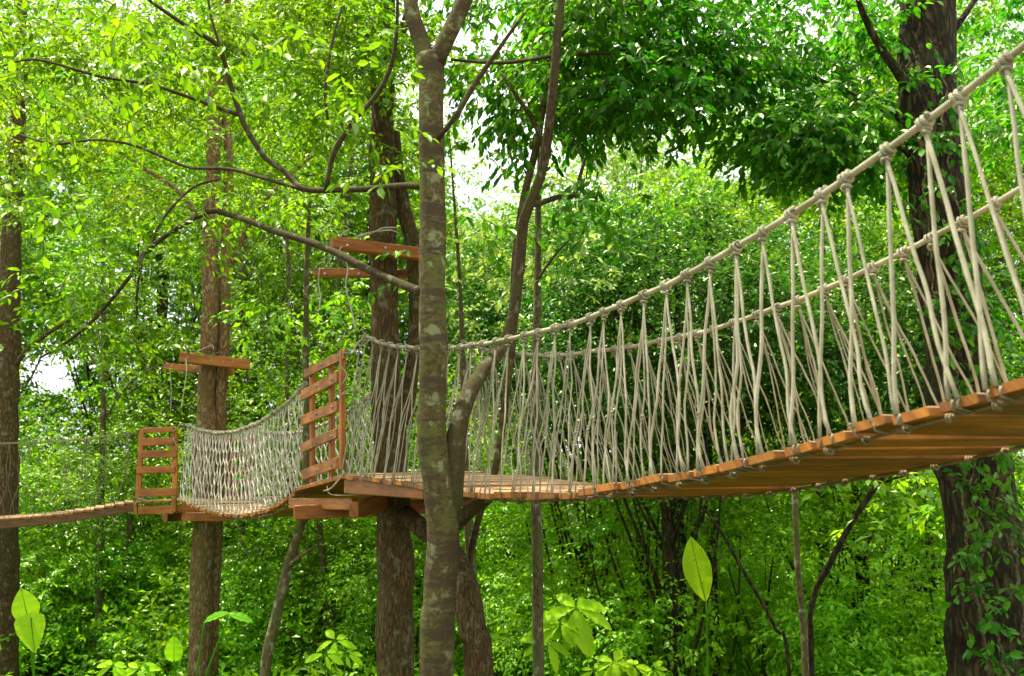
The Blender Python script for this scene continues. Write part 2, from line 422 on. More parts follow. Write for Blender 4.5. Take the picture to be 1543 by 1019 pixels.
w = bpy.data.worlds.new('World'); S.world = w; w.use_nodes = True; nt = w.node_tree; nt.nodes.clear()
bg = node(nt, 'ShaderNodeBackground'); wo = node(nt, 'ShaderNodeOutputWorld')
sky = node(nt, 'ShaderNodeTexSky', sky_type='NISHITA'); sky.sun_disc = False
sky.sun_elevation = math.asin(SUN[2]); sky.sun_rotation = math.atan2(SUN[0], SUN[1])
sky.air_density = 1.0; sky.dust_density = 3.0; sky.ozone_density = 1.0
tc = node(nt, 'ShaderNodeTexCoord')
cl = noise(nt, mapping(nt, tc.outputs['Generated'], (1.5, 1.5, 3.5)), 1.6, 6, .6, .3)
cloud = ramp(nt, cl, [(.30, (.35, .35, .35)), (.55, (1, 1, 1))])
skyc = mixc(nt, cloud, sky.outputs[0], (9.0, 9.2, 9.4))
nt.links.new(skyc, bg.inputs[0]); bg.inputs[1].default_value = .12
nt.links.new(bg.outputs[0], wo.inputs[0])

vs = S.view_settings; vs.view_transform = 'Standard'; vs.look = 'None'; vs.gamma = 1; vs.use_curve_mapping = False
vs.exposure = 1.18
cy = S.cycles; cy.max_bounces = 9; cy.diffuse_bounces = 5; cy.glossy_bounces = 3; cy.transmission_bounces = 6; cy.transparent_max_bounces = 4
cy.sample_clamp_indirect = 6; cy.use_denoising = True; cy.caustics_reflective = False; cy.caustics_refractive = False
try: cy.denoiser = 'OPENIMAGEDENOISE'; cy.denoising_input_passes = 'RGB_ALBEDO_NORMAL'
except Exception: pass

# ------------------------------------------------------------------ ground
def ground_z(x, y):
    x = np.asarray(x, float); y = np.asarray(y, float)
    return (.25 * np.sin(x * .31 + 1) * np.cos(y * .27) + .12 * np.sin(x * .9 + y * .7)
            + np.clip((y - 20) * .045, 0, 3.0) + np.clip((np.abs(x) - 25) * .03, 0, 2))
def build_ground():
    xs = np.concatenate([np.linspace(-700, -40, 12), np.linspace(-36, 36, 120), np.linspace(40, 700, 12)])
    ys = np.concatenate([np.linspace(-500, -12, 10), np.linspace(-10, 60, 120), np.linspace(70, 900, 14)])
    X, Y = np.meshgrid(xs, ys); Z = ground_z(X, Y)
    mb = MB(); w = len(xs); i, j = np.meshgrid(np.arange(len(ys) - 1), np.arange(w - 1), indexing='ij')
    mb.add(np.stack([X, Y, Z], -1).reshape(-1, 3), np.stack([i * w + j, i * w + j + 1, (i + 1) * w + j + 1, (i + 1) * w + j], -1).reshape(-1, 4))
    mb.smooth = True
    m, nt, out = new_mat('forest_floor'); b = node(nt, 'ShaderNodeBsdfPrincipled'); geo = node(nt, 'ShaderNodeNewGeometry')
    n1 = noise(nt, geo.outputs['Position'], 3.0, 6, .7); n2 = noise(nt, geo.outputs['Position'], .6, 4)
    c = ramp(nt, n1, [(.3, (.03, .022, .012)), (.55, (.085, .06, .03)), (.75, (.14, .10, .05))])
    c = mixc(nt, ramp(nt, n2, [(.42, (0, 0, 0)), (.6, (.85, .85, .85))]), c, (.04, .075, .015))
    nt.links.new(c, b.inputs['Base Color']); b.inputs['Roughness'].default_value = .95
    nt.links.new(bump(nt, n1, .8, .05), b.inputs['Normal']); nt.links.new(b.outputs[0], out.inputs[0])
    o = obj('ground', mb, m); o['kind'] = 'structure'; o['label'] = 'leaf littered forest floor under the shrubs'
build_ground()

# ------------------------------------------------------------------ bridges: a common line, t along it (away), s across it
U2 = np.array([math.cos(2.1), math.sin(2.1)]); N2 = np.array([U2[1], -U2[0]]); P02 = np.array([1.672, 3.932])
U = np.array([*U2, 0.]); N = np.array([*N2, 0.])
def bp(t, s, z):
    t = np.asarray(t, float); s = np.asarray(s, float); z = np.asarray(z, float)
    t, s, z = np.broadcast_arrays(t, s, z)
    xy = P02 + t[..., None] * U2 + s[..., None] * N2
    return np.concatenate([xy, z[..., None] + EYE], -1)

def spline(ts, zs):
    ts = np.array(ts, float); zs = np.array(zs, float)
    m = np.gradient(zs, ts)
    def f(t):
        t = np.asarray(t, float); i = np.clip(np.searchsorted(ts, t) - 1, 0, len(ts) - 2)
        h = ts[i + 1] - ts[i]; k = (t - ts[i]) / h; kk = np.clip(k, 0, 1)
        z = ((2 * kk ** 3 - 3 * kk ** 2 + 1) * zs[i] + (kk ** 3 - 2 * kk ** 2 + kk) * h * m[i] + (-2 * kk ** 3 + 3 * kk ** 2) * zs[i + 1] + (kk ** 3 - kk ** 2) * h * m[i + 1])
        return z + np.where(k < 0, (t - ts[0]) * m[0], 0) + np.where(k > 1, (t - ts[-1]) * m[-1], 0)
    return f

def wrap_loop(mb, c, axis, r, rr, turns=1.0, pitch=0.0, rng=None, sides=6, ph=0.0):
    """rope wound round an axis"""
    axis = unit(axis); a = np.array([0, 0, 1.]) if abs(axis[2]) < .8 else np.array([1., 0, 0])
    e1 = unit(np.cross(axis, a)); e2 = np.cross(axis, e1)
    n = max(6, int(11 * turns)); th = np.linspace(0, 2 * np.pi * turns, n) + ph
    P = c + r * (np.cos(th)[:, None] * e1 + np.sin(th)[:, None] * e2) + axis * (np.linspace(-.5, .5, n) * pitch)[:, None]
    tube(mb, P, rr, sides, rnd=0)

def rope_bridge(name, label, t0, t1, s0, s1, zdeck, ztop, lean, sp, rt, rs, pw, shear, meet, seed, far_net=True, deck_mat='deck', thick=.04, diamonds=False):
    rng = np.random.default_rng(seed)
    root = thing(name, label, 'rope bridge', tuple(bp((t0 + t1) / 2, (s0 + s1) / 2, float(zdeck((t0 + t1) / 2)))), 'rope bridges of the canopy walkway')
    org = np.array(root.location)
    def child(nm, mb, mat, par=root, smooth=True):
        mb.v = [v - org for v in mb.v]; mb.smooth = smooth
        return obj(nm, mb, M[mat], par)
    # deck of planks laid across
    mb = MB(); n = int(round((t1 - t0) / pw))
    for i in range(n):
        a = t0 + (i + .5) * pw; j = rng.uniform(-.022, .022, 2)
        z = float(zdeck(a)) - thick / 2; sl = (float(zdeck(a + .05)) - float(zdeck(a - .05))) / .1
        d = unit(np.array([*U2, sl])); up = np.cross(N, d); up = up if up[2] > 0 else -up
        e = rng.uniform(-.02, .02, 2)
        beam(mb, bp(a, s0 + e[0], z + j[0] * .5), bp(a, s1 + e[1], z + j[1] * .5), pw - .028 - rng.uniform(0, .014), thick, up, rnd=rng.uniform(0, 9), bev=.004)
    child('deck', mb, deck_mat, smooth=False)
    # two ropes under the deck, lashed round each gap
    for side, s in ((0, s0 + .10), (1, s1 - .10)):
        mb = MB(); ts = np.linspace(t0, t1, int((t1 - t0) / .1) + 1)
        tube(mb, bp(ts, s, zdeck(ts) - thick - .014), .008, 7)
        for i in range(n + 1):
            a = t0 + i * pw; ss = s - .05 * (1 if side == 0 else -1)
            wrap_loop(mb, bp(a, s, float(zdeck(a)) - thick - .018), U, .0145, .0065, 1.7, .03, sides=6, ph=rng.uniform(0, 6))
        child('support_rope', mb, 'brown_rope')
    for side in (0, 1):
        sb = s0 if side == 0 else s1; sg = 1 if side == 0 else -1
        stp = sb + lean * sg
        rail = MB(); ts = np.linspace(t0, t1, int((t1 - t0) / .07) + 1)
        nz = .010 * np.sin(ts * 6.1 + side) + .006 * np.sin(ts * 15.3)
        tube(rail, bp(ts, stp + nz * .6, ztop(ts) + nz * .5), rt, 9)
        ro = child('hand_rope', rail, 'rope')
        K = np.arange(0, int((t1 - t0 - .06) / sp) + 1); tk = t0 + .05 + K * sp + rng.normal(0, .012, len(K))
        kns = []; net = MB()
        rs0 = rs
        for i, t in enumerate(tk):
            rs = rs0 if diamonds else float(np.interp(t, [.2, 2.4], [rs0 * 1.08, rs0 * .56]))
            kn = MB(); kns.append(kn)
            z = float(ztop(t)); c = bp(t, stp, z)
            tang = unit(np.array([*U2, (float(ztop(t + .05)) - float(ztop(t - .05))) / .1]))
            wrap_loop(kn, c, tang, rt + .008, rs * 1.05, 2.3, .055, sides=7, ph=rng.uniform(0, 6))
            wrap_loop(kn, c - np.array([0, 0, rt + .022]), unit(np.array([*(N2 * .5), .9])), .016, rs * .95, 1.7, .045, sides=6, ph=rng.uniform(0, 6))
            sh = shear(t)
            legs = [(t + sh + sp * .32, 1), (t + sh - sp * .92, -1)]
            if t > t0 + 2.8 and not diamonds:
                legs.append((t + sh + rng.normal(0, .06), 0))
                if rng.random() < .6: legs.append((t + sh + sp * rng.uniform(-.5, .5), .5))
            if diamonds: # knotted netting: neighbouring cords meet again and again
                for h in (-1, 1):
                    m = 26; k = np.linspace(0, 1, m); kk = np.clip(k + .02 * np.sin(k * 9 + rng.uniform(0, 6)), 0, 1)
                    wv = np.cos(np.pi * kk * 7.0); wv = np.sign(wv) * np.abs(wv) ** .6
                    tt = t + h * sp * .25 + h * wv * sp * .25 * rng.uniform(.8, 1.1) * -1 * np.clip(k * 6, .2, 1) + rng.normal(0, .004, m)
                    tt = np.clip(tt, t0 + .02, t1 - .02); zb = zdeck(tt) - .01
                    s_ = stp * (1 - k) + sb * k + .012 * np.sin(k * rng.uniform(6, 12) + rng.uniform(0, 6)) * np.sin(k * np.pi)
                    tube(net, bp(tt, s_, (z - rt - .02) * (1 - k) + zb * k), rs * rng.uniform(.85, 1.1), 6, rnd=rng.random())
                legs = []
            for td, lr in legs:
                td = td + rng.normal(0, .018)
                if td < t0 + .02 or td > t1 - .02:
                    td = min(max(td, t0 + .02), t1 - .02)
                zb = float(zdeck(td)) - .01
                m = 16; k = np.linspace(0, 1, m)
                mt, ms = meet(t)
                # course: top bundle -> joins the neighbour's leg -> lashing on the plank edge
                tt = t * (1 - k) + td * k
                jx = (t + sh * .6 + sp * .5 * lr) ; kj = np.clip(mt + rng.normal(0, .07), .25, .92)
                pull = np.exp(-((k - kj) / .16) ** 2) * ms
                tt = tt * (1 - pull) + (jx * (1 - .0) + sh * (kj - .6)) * pull
                if diamonds:
                    k2 = np.clip(kj - .42, .1, .5); pull2 = np.exp(-((k - k2) / .1) ** 2) * ms * .9
                    tt = tt * (1 - pull2) + (t + sh * k2) * pull2
                wob = float(np.clip(t / 3, .25, 1))
                tt = tt + .010 * wob * np.sin(k * rng.uniform(7, 14) + rng.uniform(0, 6)) * np.sin(k * np.pi) + rng.normal(0, .0035, m) * wob * np.sin(k * np.pi)
                s_ = stp * (1 - k) + (sb - .004 * sg) * k + .010 * wob * np.sin(k * rng.uniform(6, 12) + rng.uniform(0, 6)) * np.sin(k * np.pi) + .006 * lr * np.exp(-k * 6)
                z_ = (z - rt - .02) * (1 - k) + zb * k
                tube(net, bp(tt, s_, z_), rs * rng.uniform(.8, 1.1) * (1 if abs(lr) == 1 else .75), 6, rnd=rng.random())
                tube(net, np.array([bp(td, sb, zb), bp(td, sb - .006 * sg, zb - .012), bp(td, sb - .004 * sg, zb - thick * .9), bp(td, sb + .09 * sg, zb - thick - .012)]), rs * .55, 5)
                if rng.random() < np.clip(t * .06, .03, .4):
                    q = kj; i0 = int(q * (m - 1)); wrap_loop(net, bp(tt[i0], s_[i0], z_[i0]), (0, 0, 1), rs * 1.3, rs * .8, 2.0, .04, sides=5)
        rs = rs0
        nn = child('net', net, 'cord' if diamonds else 'rope')  # middle net gets the paler cord: its sunlit look is in the colour
        for kn in kns: child('knot', kn, 'rope', ro)
    return root

# near bridge: profiles measured on the photograph's near edge
zd = spline([-1.2, -.325, -.06, .229, .625, .881, 1.29, 1.757, 2.181, 2.6, 3.016, 3.594, 4.045, 4.667, 5.5, 6.45],
            [.49, .285, .232, .178, .097, .047, -.028, -.095, -.155, -.198, -.222, -.24, -.234, -.21, -.175, -.15])
zt = spline([-1.2, -.27, .057, .435, .788, 1.123, 1.508, 1.891, 2.375, 2.83, 3.3, 3.9, 4.42, 4.741, 5.2, 5.64, 6.168, 6.45],
            [1.98, 1.585, 1.459, 1.33, 1.225, 1.135, 1.05, .975, .908, .862, .843, .838, .846, .862, .905, .962, 1.069, 1.14])
rope_bridge('rope_bridge', 'large rope netted plank bridge sweeping up across the right half', -1.6, 6.45, 0, 1.46, zd, zt, .205, .194, .0155, .0098, .208,
            lambda t: -.27 * np.clip(1 - t / 5.5, .12, 1), lambda t: (np.clip(.88 - t * .07, .5, .9), np.clip(.25 + t * .13, .25, .85)), 11)
# middle bridge
zd2 = spline([8.3, 8.7, 9.3, 10.0, 10.8, 11.6, 12.4, 13.2, 14.1], [-.36, -.44, -.58, -.68, -.735, -.745, -.735, -.70, -.66])
zt2 = spline([8.3, 8.8, 9.3, 10.0, 10.7, 11.4, 12.2, 13.1, 14.1], [.83, .67, .56, .44, .37, .335, .345, .40, .51])
rope_bridge('rope_bridge', 'middle rope netted bridge sagging between the two tree platforms', 8.35, 14.1, .22, 1.25, zd2, zt2, .08, .19, .015, .0076, .15,
            lambda t: 0.0, lambda t: (.62, .9), 12, diamonds=True)

# left bridge runs sideways out of the picture at about constant depth
def left_bridge():
    rng = np.random.default_rng(13)
    A = pt(203, 757, 16.6); B = pt(-160, 792, 15.4)
    root = thing('rope_bridge', 'far left plank bridge with thin rope sides leaving the frame', 'rope bridge', tuple(A), 'rope bridges of the canopy walkway')
    org = A.copy(); d = unit(np.array([*(B - A)[:2], 0])); nn = np.array([d[1], -d[0], 0]); nn = nn if nn[1] > 0 else -nn
    L = np.linalg.norm((B - A)[:2])
    def P(x, s, z): return A + d * x + nn * s + np.array([0, 0, z])
    prof = spline([0, .46, 1.12, 1.84, 2.4, 3.2, 4.2], [.02, -.065, -.16, -.21, -.24, -.26, -.27])
    mb = MB(); n = int(L / .15)
    for i in range(n):
        x = (i + .5) * .15; sl = (float(prof(x + .05)) - float(prof(x - .05))) / .1
        beam(mb, P(x, -.02, float(prof(x)) - .02), P(x, .95, float(prof(x)) - .02), .138, .035, (0, 0, 1), rnd=rng.uniform(0, 9))
    mb.v = [v - org for v in mb.v]; obj('deck', mb, M['deck'], root)
    for s in (.0, .93):
        mb = MB()
        xs = np.linspace(0, L, 9)
        for a, b in zip(xs[:-1], xs[1:]):
            beam(mb, P(a, s, float(prof(a)) - .10), P(b + .004, s, float(prof(b)) - .10), .045, .11, rnd=2.2)
        mb.v = [v - org for v in mb.v]; obj('stringer', mb, M['old_wood'], root)
    for s in (-.02, .95):
        rail = MB(); xs = np.linspace(0, L, 30); top = spline([0, 1.0, 2.2, 4.2], [1.12, .99, .93, .93])
        tube(rail, np.array([P(x, s, float(top(x))) for x in xs]), .008, 7)
        rail.v = [v - org for v in rail.v]; rail.smooth = True; obj('hand_rope', rail, M['mossy_rope'], root)
        net = MB(); x = .15
        while x < L - .2:
            for e in (-.13, .12):
                k = np.linspace(0, 1, 12); m_ = np.exp(-((k - .55) / .2) ** 2)
                q = np.array([P(x + e * kk * (1 - .9 * mm), s + .012 * math.sin(kk * 9 + x * 7), float(top(x)) * (1 - kk) + float(prof(x + e)) * kk) for kk, mm in zip(k, m_)])
                tube(net, q, .004, 5)
            for y in (x - .13, x + .12):
                wrap_loop(net, P(y, s * .5 if s < 0 else s, float(prof(y)) - .03), d, .035, .005, 1.2, .02, sides=5)
            x += .30 * rng.uniform(.9, 1.1)
        net.v = [v - org for v in net.v]; net.smooth = True; obj('net', net, M['mossy_rope'], root)
left_bridge()

# ------------------------------------------------------------------ platforms
def bolt(mb, c, nrm, r=.014):
    nrm = unit(nrm); tube(mb, [c, c + nrm * .012], r, 8); tube(mb, [c + nrm * .012, c + nrm * .022], r * .5, 6)

def platform_one():
    rng = np.random.default_rng(21)
    root = thing('tree_platform', 'orange timber platform round the rough trunk, with tall slatted panel', 'platform', tuple(bp(7.3, .7, -.2)), 'timber platforms on the trees')
    org = np.array(root.location)
    def child(nm, mb, mat, par=root):
        mb.v = [v - org for v in mb.v]; return obj(nm, mb, M[mat], par)
    zr = lambda t: -.17 - .09 * max(0., t - 6.5)            # the deck slopes down to the middle bridge
    mb = MB(); t = 6.47
    while t < 8.33:
        w_ = .13; zc = zr(t + w_ / 2) - .02
        beam(mb, bp(t + w_ / 2, .0 + .1 * (t - 6.4), zc), bp(t + w_ / 2, 1.46, zc), w_ - .01, .036, (0, 0, 1), rnd=rng.uniform(0, 9)); t += w_
    child('deck', mb, 'deck')
    # beams under the deck
    def mk(a, b, w_, h_, nm='beam', mat='wood'):
        m_ = MB(); beam(m_, a, b, w_, h_, rnd=rng.uniform(0, 9), bev=.008); return child(nm, m_, mat)
    fz = lambda p: p
    mk(bp(6.42, .05, -.268), bp(4.75, .06, -.262), .05, .13)                # fascia running under the bridge end
    mk(bp(8.35, .16, -.50), bp(6.55, .18, -.44), .05, .11)                  # long bearer, near side
    mk(bp(8.30, 1.35, -.50), bp(6.0, 1.30, -.33), .05, .12)
    mk(pt(533, 769, 9.3) - np.array([0, 0, EYE]) * 0, pt(590, 752, 10.3), .09, .14)                 # clamp beams each side of the trunk
    mk(bp(7.45, -.10, -.55), bp(7.05, 1.5, -.50), .09, .14)
    mk(bp(6.1, .75, -.40), bp(6.3, 1.4, -.40), .09, .13)
    # short corner posts
    mk(bp(8.30, .13, -.56), bp(8.30, .13, -.27), .085, .085, 'post')
    mk(bp(6.46, .03, -.42), bp(6.46, .03, -.17), .06, .06, 'post')
    # the slatted panel on the near side
    def panel(A, B, nslat, posts, z0, z1, name='railing', thick=.03):
        rail = None
        return rail
    pr = bpy.data.objects.new('railing', None); COL.objects.link(pr); pr.parent = root
    def q(px, py, dep): return pt(px, py, dep)
    YL, YR = 11.05, 9.45
    def ypx(px): # depth along the panel for a photo column
        k = (px - 455) / (520 - 455.); return 1 / ((1 - k) / YL + k / YR)
    def sub(nm, mb, mat='wood'):
        mb.v = [v - org for v in mb.v]; return obj(nm, mb, M[mat], pr)
    nb = unit(q(455, 650, YL) - q(520, 650, YR)); fr = np.array([nb[1], -nb[0], 0.]); fr = fr if fr[1] < 0 else -fr
    for (px, y0, y1, wd) in ((464.5, 548, 728, 9), (493, 549, 722, 10), (516, 527, 708, 10)):
        Y = ypx(px); w_ = wd / FPX * Y * 1.35
        m_ = MB(); off = -fr * .045 if px < 510 else fr * .0
        beam(m_, q(px, y1, Y) + off, q(px, y0, Y) + off, w_, .045, fr, rnd=rng.uniform(0, 9), bev=.006); sub('upright', m_)
    for (lx, lt, lb, rx, rt_, rb) in ((460, 556, 571, 520, 528, 540), (455, 589, 604, 509.5, 558, 577), (455, 627, 642, 509.5, 604, 620), (455, 669, 682, 508, 645, 661), (456, 708, 724, 509, 689, 705)):
        A = q(lx, (lt + lb) / 2, ypx(lx)); B = q(rx, (rt_ + rb) / 2, ypx(rx)); h_ = .5 * ((lb - lt) / FPX * YL + (rb - rt_) / FPX * YR)
        m_ = MB(); beam(m_, A, B, .032, h_, rnd=rng.uniform(0, 9), bev=.005); s_ = sub('slat', m_)
        bl = MB()
        for k in (.48, .9):
            c = A * (1 - k) + B * k + fr * .016 + np.array([0, 0, rng.uniform(-.02, .02)]); bolt(bl, c, fr)
        bl.v = [v - org for v in bl.v]; obj('bolt', bl, M['bolt'], pr)
    # lashing rope from the panel top to the bridge's hand rope
    m_ = MB(); a = q(517, 532, YR - .05)
    P, r = smooth_path([a, q(529, 533, 9.5), q(537, 520, 9.6), bp(6.42, .205, 1.13)], [.011] * 4, .03); tube(m_, P, r, 6)
    P, r = smooth_path([q(514, 553, 9.42), q(523, 565, 9.43), q(515, 580, 9.42)], [.007] * 3, .03); tube(m_, P, r, 6)
    P, r = smooth_path([q(513, 596, 9.42), q(533, 577, 9.5), q(541, 530, 9.6), bp(6.40, .205, 1.12)], [.008] * 4, .03); tube(m_, P, r, 6)
    P, r = smooth_path([q(520, 712, 9.4), q(500, 735, 9.5), q(488, 740, 9.9)], [.009] * 3, .03); tube(m_, P, r, 6)
    P, r = smooth_path([q(560, 722, 9.0), q(545, 742, 9.2), q(530, 746, 9.4), q(498, 745, 9.8), q(493, 733, 9.9)], [.006] * 5, .03); tube(m_, P, r, 6)
    m_.smooth = True; child('lashing_rope', m_, 'rope')
platform_one()

def platform_two():
    rng = np.random.default_rng(22)
    root = thing('tree_platform', 'smaller reddish timber platform on the twin trunk with ladder-like panel', 'platform', tuple(pt(300, 760, 16.9)), 'timber platforms on the trees')
    org = np.array(root.location)
    def child(nm, mb, mat, par=root):
        mb.v = [v - org for v in mb.v]; return obj(nm, mb, M[mat], par)
    def mk(a, b, w_, h_, nm='beam', mat='wood', up=(0, 0, 1), par=root):
        m_ = MB(); beam(m_, a, b, w_, h_, up, rnd=rng.uniform(0, 9), bev=.008); return child(nm, m_, mat, par)
    mb = MB()
    for i in range(13):
        a = pt(208 + i * 14, 757 - .3 * i, 16.45 - .008 * i); b = a + np.array([.35, 1.35, 0.0])
        if i in (7, 8, 9): b = a + np.array([.08, .28, 0])
        beam(mb, a, b, .138, .035, rnd=rng.uniform(0, 9))
    child('deck', mb, 'deck')
    Y = 16.42
    mk(pt(206, 769, Y + .1), pt(262, 768.5, Y - .05), .05, .13)
    mk(pt(262, 766.5, Y + .05), pt(330, 769, Y + .1), .05, .12)
    mk(pt(279, 779, Y - .1), pt(352, 778.5, Y - .02), .09, .135)
    mk(pt(249, 780, Y - .1), pt(257, 778.5, Y + 1.3), .07, .15)
    mk(pt(276, 780, Y + .02), pt(282, 778.5, Y + 1.3), .05, .14)
    mk(pt(252, 779.5, Y + .9), pt(350, 776, Y + 1.1), .09, .135)
    mk(pt(300, 771, Y + .8), pt(382, 770, Y + .6), .05, .10)
    mk(pt(205, 776, Y - .08), pt(205, 757, Y - .08), .06, .06, 'post', up=(0, 1, 0))
    mk(pt(262.5, 772, Y - .12), pt(262.5, 749, Y - .12), .075, .06, 'post', up=(0, 1, 0))
    pr = bpy.data.objects.new('railing', None); COL.objects.link(pr); pr.parent = root
    mk(pt(208, 752, Y - .02), pt(214.5, 646, Y + .02), .085, .045, 'upright', up=(0, 1, 0), par=pr)
    mk(pt(264, 748, Y - .06), pt(263.5, 644, Y - .02), .085, .045, 'upright', up=(0, 1, 0), par=pr)
    for (x0, x1, y0, y1) in ((216, 262, 644, 652), (213, 262, 660, 671.5), (213, 266, 678.5, 690), (206, 263, 703, 713), (207.5, 266, 736, 748)):
        A = pt(x0, (y0 + y1) / 2 + .8, Y - .05); B = pt(x1, (y0 + y1) / 2 - .8, Y - .09)
        mk(A, B, .03, (y1 - y0) / FPX * Y, 'slat', par=pr)
    pr2 = bpy.data.objects.new('railing', None); COL.objects.link(pr2); pr2.parent = root
    F = 17.55
    for px in (296, 345, 377):
        mk(pt(px, 752, F), pt(px, 652, F), .12 if px != 345 else .09, .05, 'upright', up=(0, 1, 0), par=pr2)
    for y in (664, 685, 708, 728, 745): mk(pt(293, y + 1, F - .05), pt(382, y, F - .05), .03, .10, 'slat', par=pr2)
    m_ = MB()
    P, r = smooth_path([pt(260, 651, Y - .15), pt(268, 645, Y - .15), pt(271, 641, 16.1), bp(14.05, .3, .52)], [.010] * 4, .03); tube(m_, P, r, 6)
    P, r = smooth_path([pt(261, 660, Y - .15), pt(267, 672, Y - .15), pt(275, 668, 16.1), pt(284, 655, 15.9)], [.008] * 4, .03); tube(m_, P, r, 6)
    P, r = smooth_path([pt(203, 762, Y - .15), pt(210, 752, Y - .15), pt(228, 756, Y - .1)], [.010] * 3, .03); tube(m_, P, r, 6)
    m_.smooth = True; child('lashing_rope', m_, 'rope')
platform_two()

def cross_beams(label, front, rear, ropes, seed):
    rng = np.random.default_rng(seed)
    root = thing('timber_crossarm', label, 'beams', tuple(front[0]), 'beam pairs clamped high on the trunks'); org = np.array(root.location)
    for (A, B, w_, h_) in (front, rear):
        m_ = MB(); beam(m_, A, B, w_, h_, rnd=rng.uniform(0, 9), bev=.01); m_.v = [v - org for v in m_.v]; obj('beam', m_, M['wood'], root)
        bl = MB(); d = unit(B - A); f = np.array([d[1], -d[0], 0]); f = f if f[1] < 0 else -f
        for k in (.12, .45, .62, .75): bolt(bl, A * (1 - k) + B * k + f * w_ * .5 + np.array([0, 0, rng.uniform(-.02, .02)]), f, .013)
        bl.v = [v - org for v in bl.v]; obj('bolt', bl, M['bolt'], root)
    for P0 in ropes:
        m_ = MB(); P, r = smooth_path(P0, [.007] * len(P0), .05); tube(m_, P, r, 6); m_.v = [v - org for v in m_.v]; m_.smooth = True
        obj('cord', m_, M['cord'], root)
cross_beams('pair of orange beams clamped high on the rough trunk left of the forked tree',
            (pt(499, 366, 9.75), pt(669, 388, 10.25), .12, .118), (pt(473, 411, 10.55), pt(628, 413, 10.5), .10, .085),
            [[pt(515, 372, 9.68), pt(512, 378, 9.66), pt(524, 402, 9.7), pt(521, 430, 9.75), pt(530, 470, 9.8), pt(536, 498, 9.8)],
             [pt(482, 403, 10.48), pt(480, 425, 10.48), pt(483, 450, 10.5), pt(479, 470, 10.5)],
             [pt(538, 356, 9.9), pt(560, 350, 10.05), pt(590, 347, 10.08), pt(600, 352, 10.2)],
             [pt(536, 358, 10.0), pt(560, 352, 10.06), pt(575, 344, 10.06), pt(598, 343, 10.12)],
             [pt(493, 400, 10.4), pt(510, 360, 9.8), pt(526, 345, 10.0)]], 31)
cross_beams('pair of orange beams high on the twin trunk at far left',
            (pt(270, 538, 16.6), pt(376, 550, 16.95), .14, .17), (pt(248, 553, 17.4), pt(352, 560, 17.35), .12, .12),
            [[pt(280, 540, 16.5), pt(281, 560, 16.5), pt(277, 590, 16.5), pt(273, 615, 16.5)], [pt(256, 556, 17.3), pt(258, 590, 17.3), pt(257, 620, 17.3)],
             [pt(295, 530, 16.7), pt(310, 524, 16.75), pt(320, 520, 16.75), pt(322, 528, 16.75)]], 32)

# ------------------------------------------------------------------ the trees one can tell apart
def stem_tree(name, label, stems, mat, seed, crown=None, crown_mat='leaf_mid', group=None, rough=.05, sides=16, cat='tree', step=.12):
    """stems: list of (part name, [(px, py, depth, width_px), ...]); the first is the trunk"""
    rng = np.random.default_rng(seed)
    first = stems[0][1][0]; base = pt(*first[:3]); z0 = float(ground_z(base[0], base[1])); org = np.array([base[0], base[1], z0])
    root = thing(name, label, cat, tuple(org), group)
    for i, (nm, path) in enumerate(stems):
        P = [pt(a, b, c) for a, b, c, d in path]; r = [max(.004, d / FPX * c / 2) for a, b, c, d in path]
        if i == 0 and P[0][2] > z0 - .1:
            lean = (P[0] - P[1]) / max(.05, P[1][2] - P[0][2]) * -1
            dz = P[0][2] - z0 + .15; q = P[0].copy(); q[2] -= dz; q[:2] += unit(P[0] - P[1])[:2] * min(dz * .15, .5)
            P.insert(0, q); r.insert(0, r[0] * 1.35)
        big = max(r) > .03
        PP, rr = smooth_path(P, r, step if big else .08)
        if len(PP) > 4: # slight irregular course
            k = np.linspace(0, 1, len(PP)); env = np.sin(k * np.pi)[:, None]
            PP = PP + env * np.stack([np.sin(np.cumsum(rng.normal(0, .35, len(PP)))) * rr * .22 for _ in range(3)], 1)
        m_ = MB(); tube(m_, PP, rr, sides if big else 7, rnd=rng.random(), rough=rough if big else .02, rng=rng); m_.smooth = True
        m_.v = [v - org for v in m_.v]; obj(nm, m_, M['bough'] if nm in ('branch', 'stem') and mat is M['fork'] else mat, root)
    if crown is not None:
        tw = MB()
        mb = crown(rng, tw)
        if tw.n: mb.merge(tw)
        mb.v = [v - org for v in mb.v]; c_ = obj('crown', mb, M[crown_mat], root)
        c_.data.materials.append(M['twig'])
    return root

def foliage_blobs(blobs, tl, nl, LL, WW, droop, fine, gaps=()):
    """clumps given as (px, py, depth, rx_px, ry_px, n twigs)"""
    def make(rng, tw):
        mb = MB(); B, D = [], []
        for (px, py, Y, rx, ry, n) in blobs:
            c = pt(px, py, Y); ax = rx / FPX * Y; az = ry / FPX * Y
            nc = max(2, n // 14)
            cc = rng.normal(0, .55, (nc, 3)) * np.array([ax, max(ax, az) * .8, az])
            b = c + cc[rng.integers(0, nc, n)] + rng.normal(0, .17, (n, 3)) * np.array([1.2, 1.2, .6])
            B.append(b); D.append(unit(b - c) * np.array([1, 1, .4]) + rng.normal(0, .6, (n, 3)) * np.array([1, 1, .45]) + np.array([0, 0, -.1]))
        B = np.concatenate(B); D = np.concatenate(D)
        x, y, d = to_px(B); keep = np.ones(len(B), bool)
        for (gx, gy, rx, ry) in gaps: keep &= ((x - gx) / rx) ** 2 + ((y - gy) / ry) ** 2 > 1
        sprays(mb, rng, B[keep], D[keep], tl, nl, LL, WW, droop, fine, tw, .0035)
        return mb
    return make

GAPS = [(75, 560, 38, 36), (712, 286, 28, 40), (1032, 230, 32, 20), (1098, 258, 38, 18), (770, 45, 50, 28), (690, 170, 20, 40), (655, 110, 14, 30)]

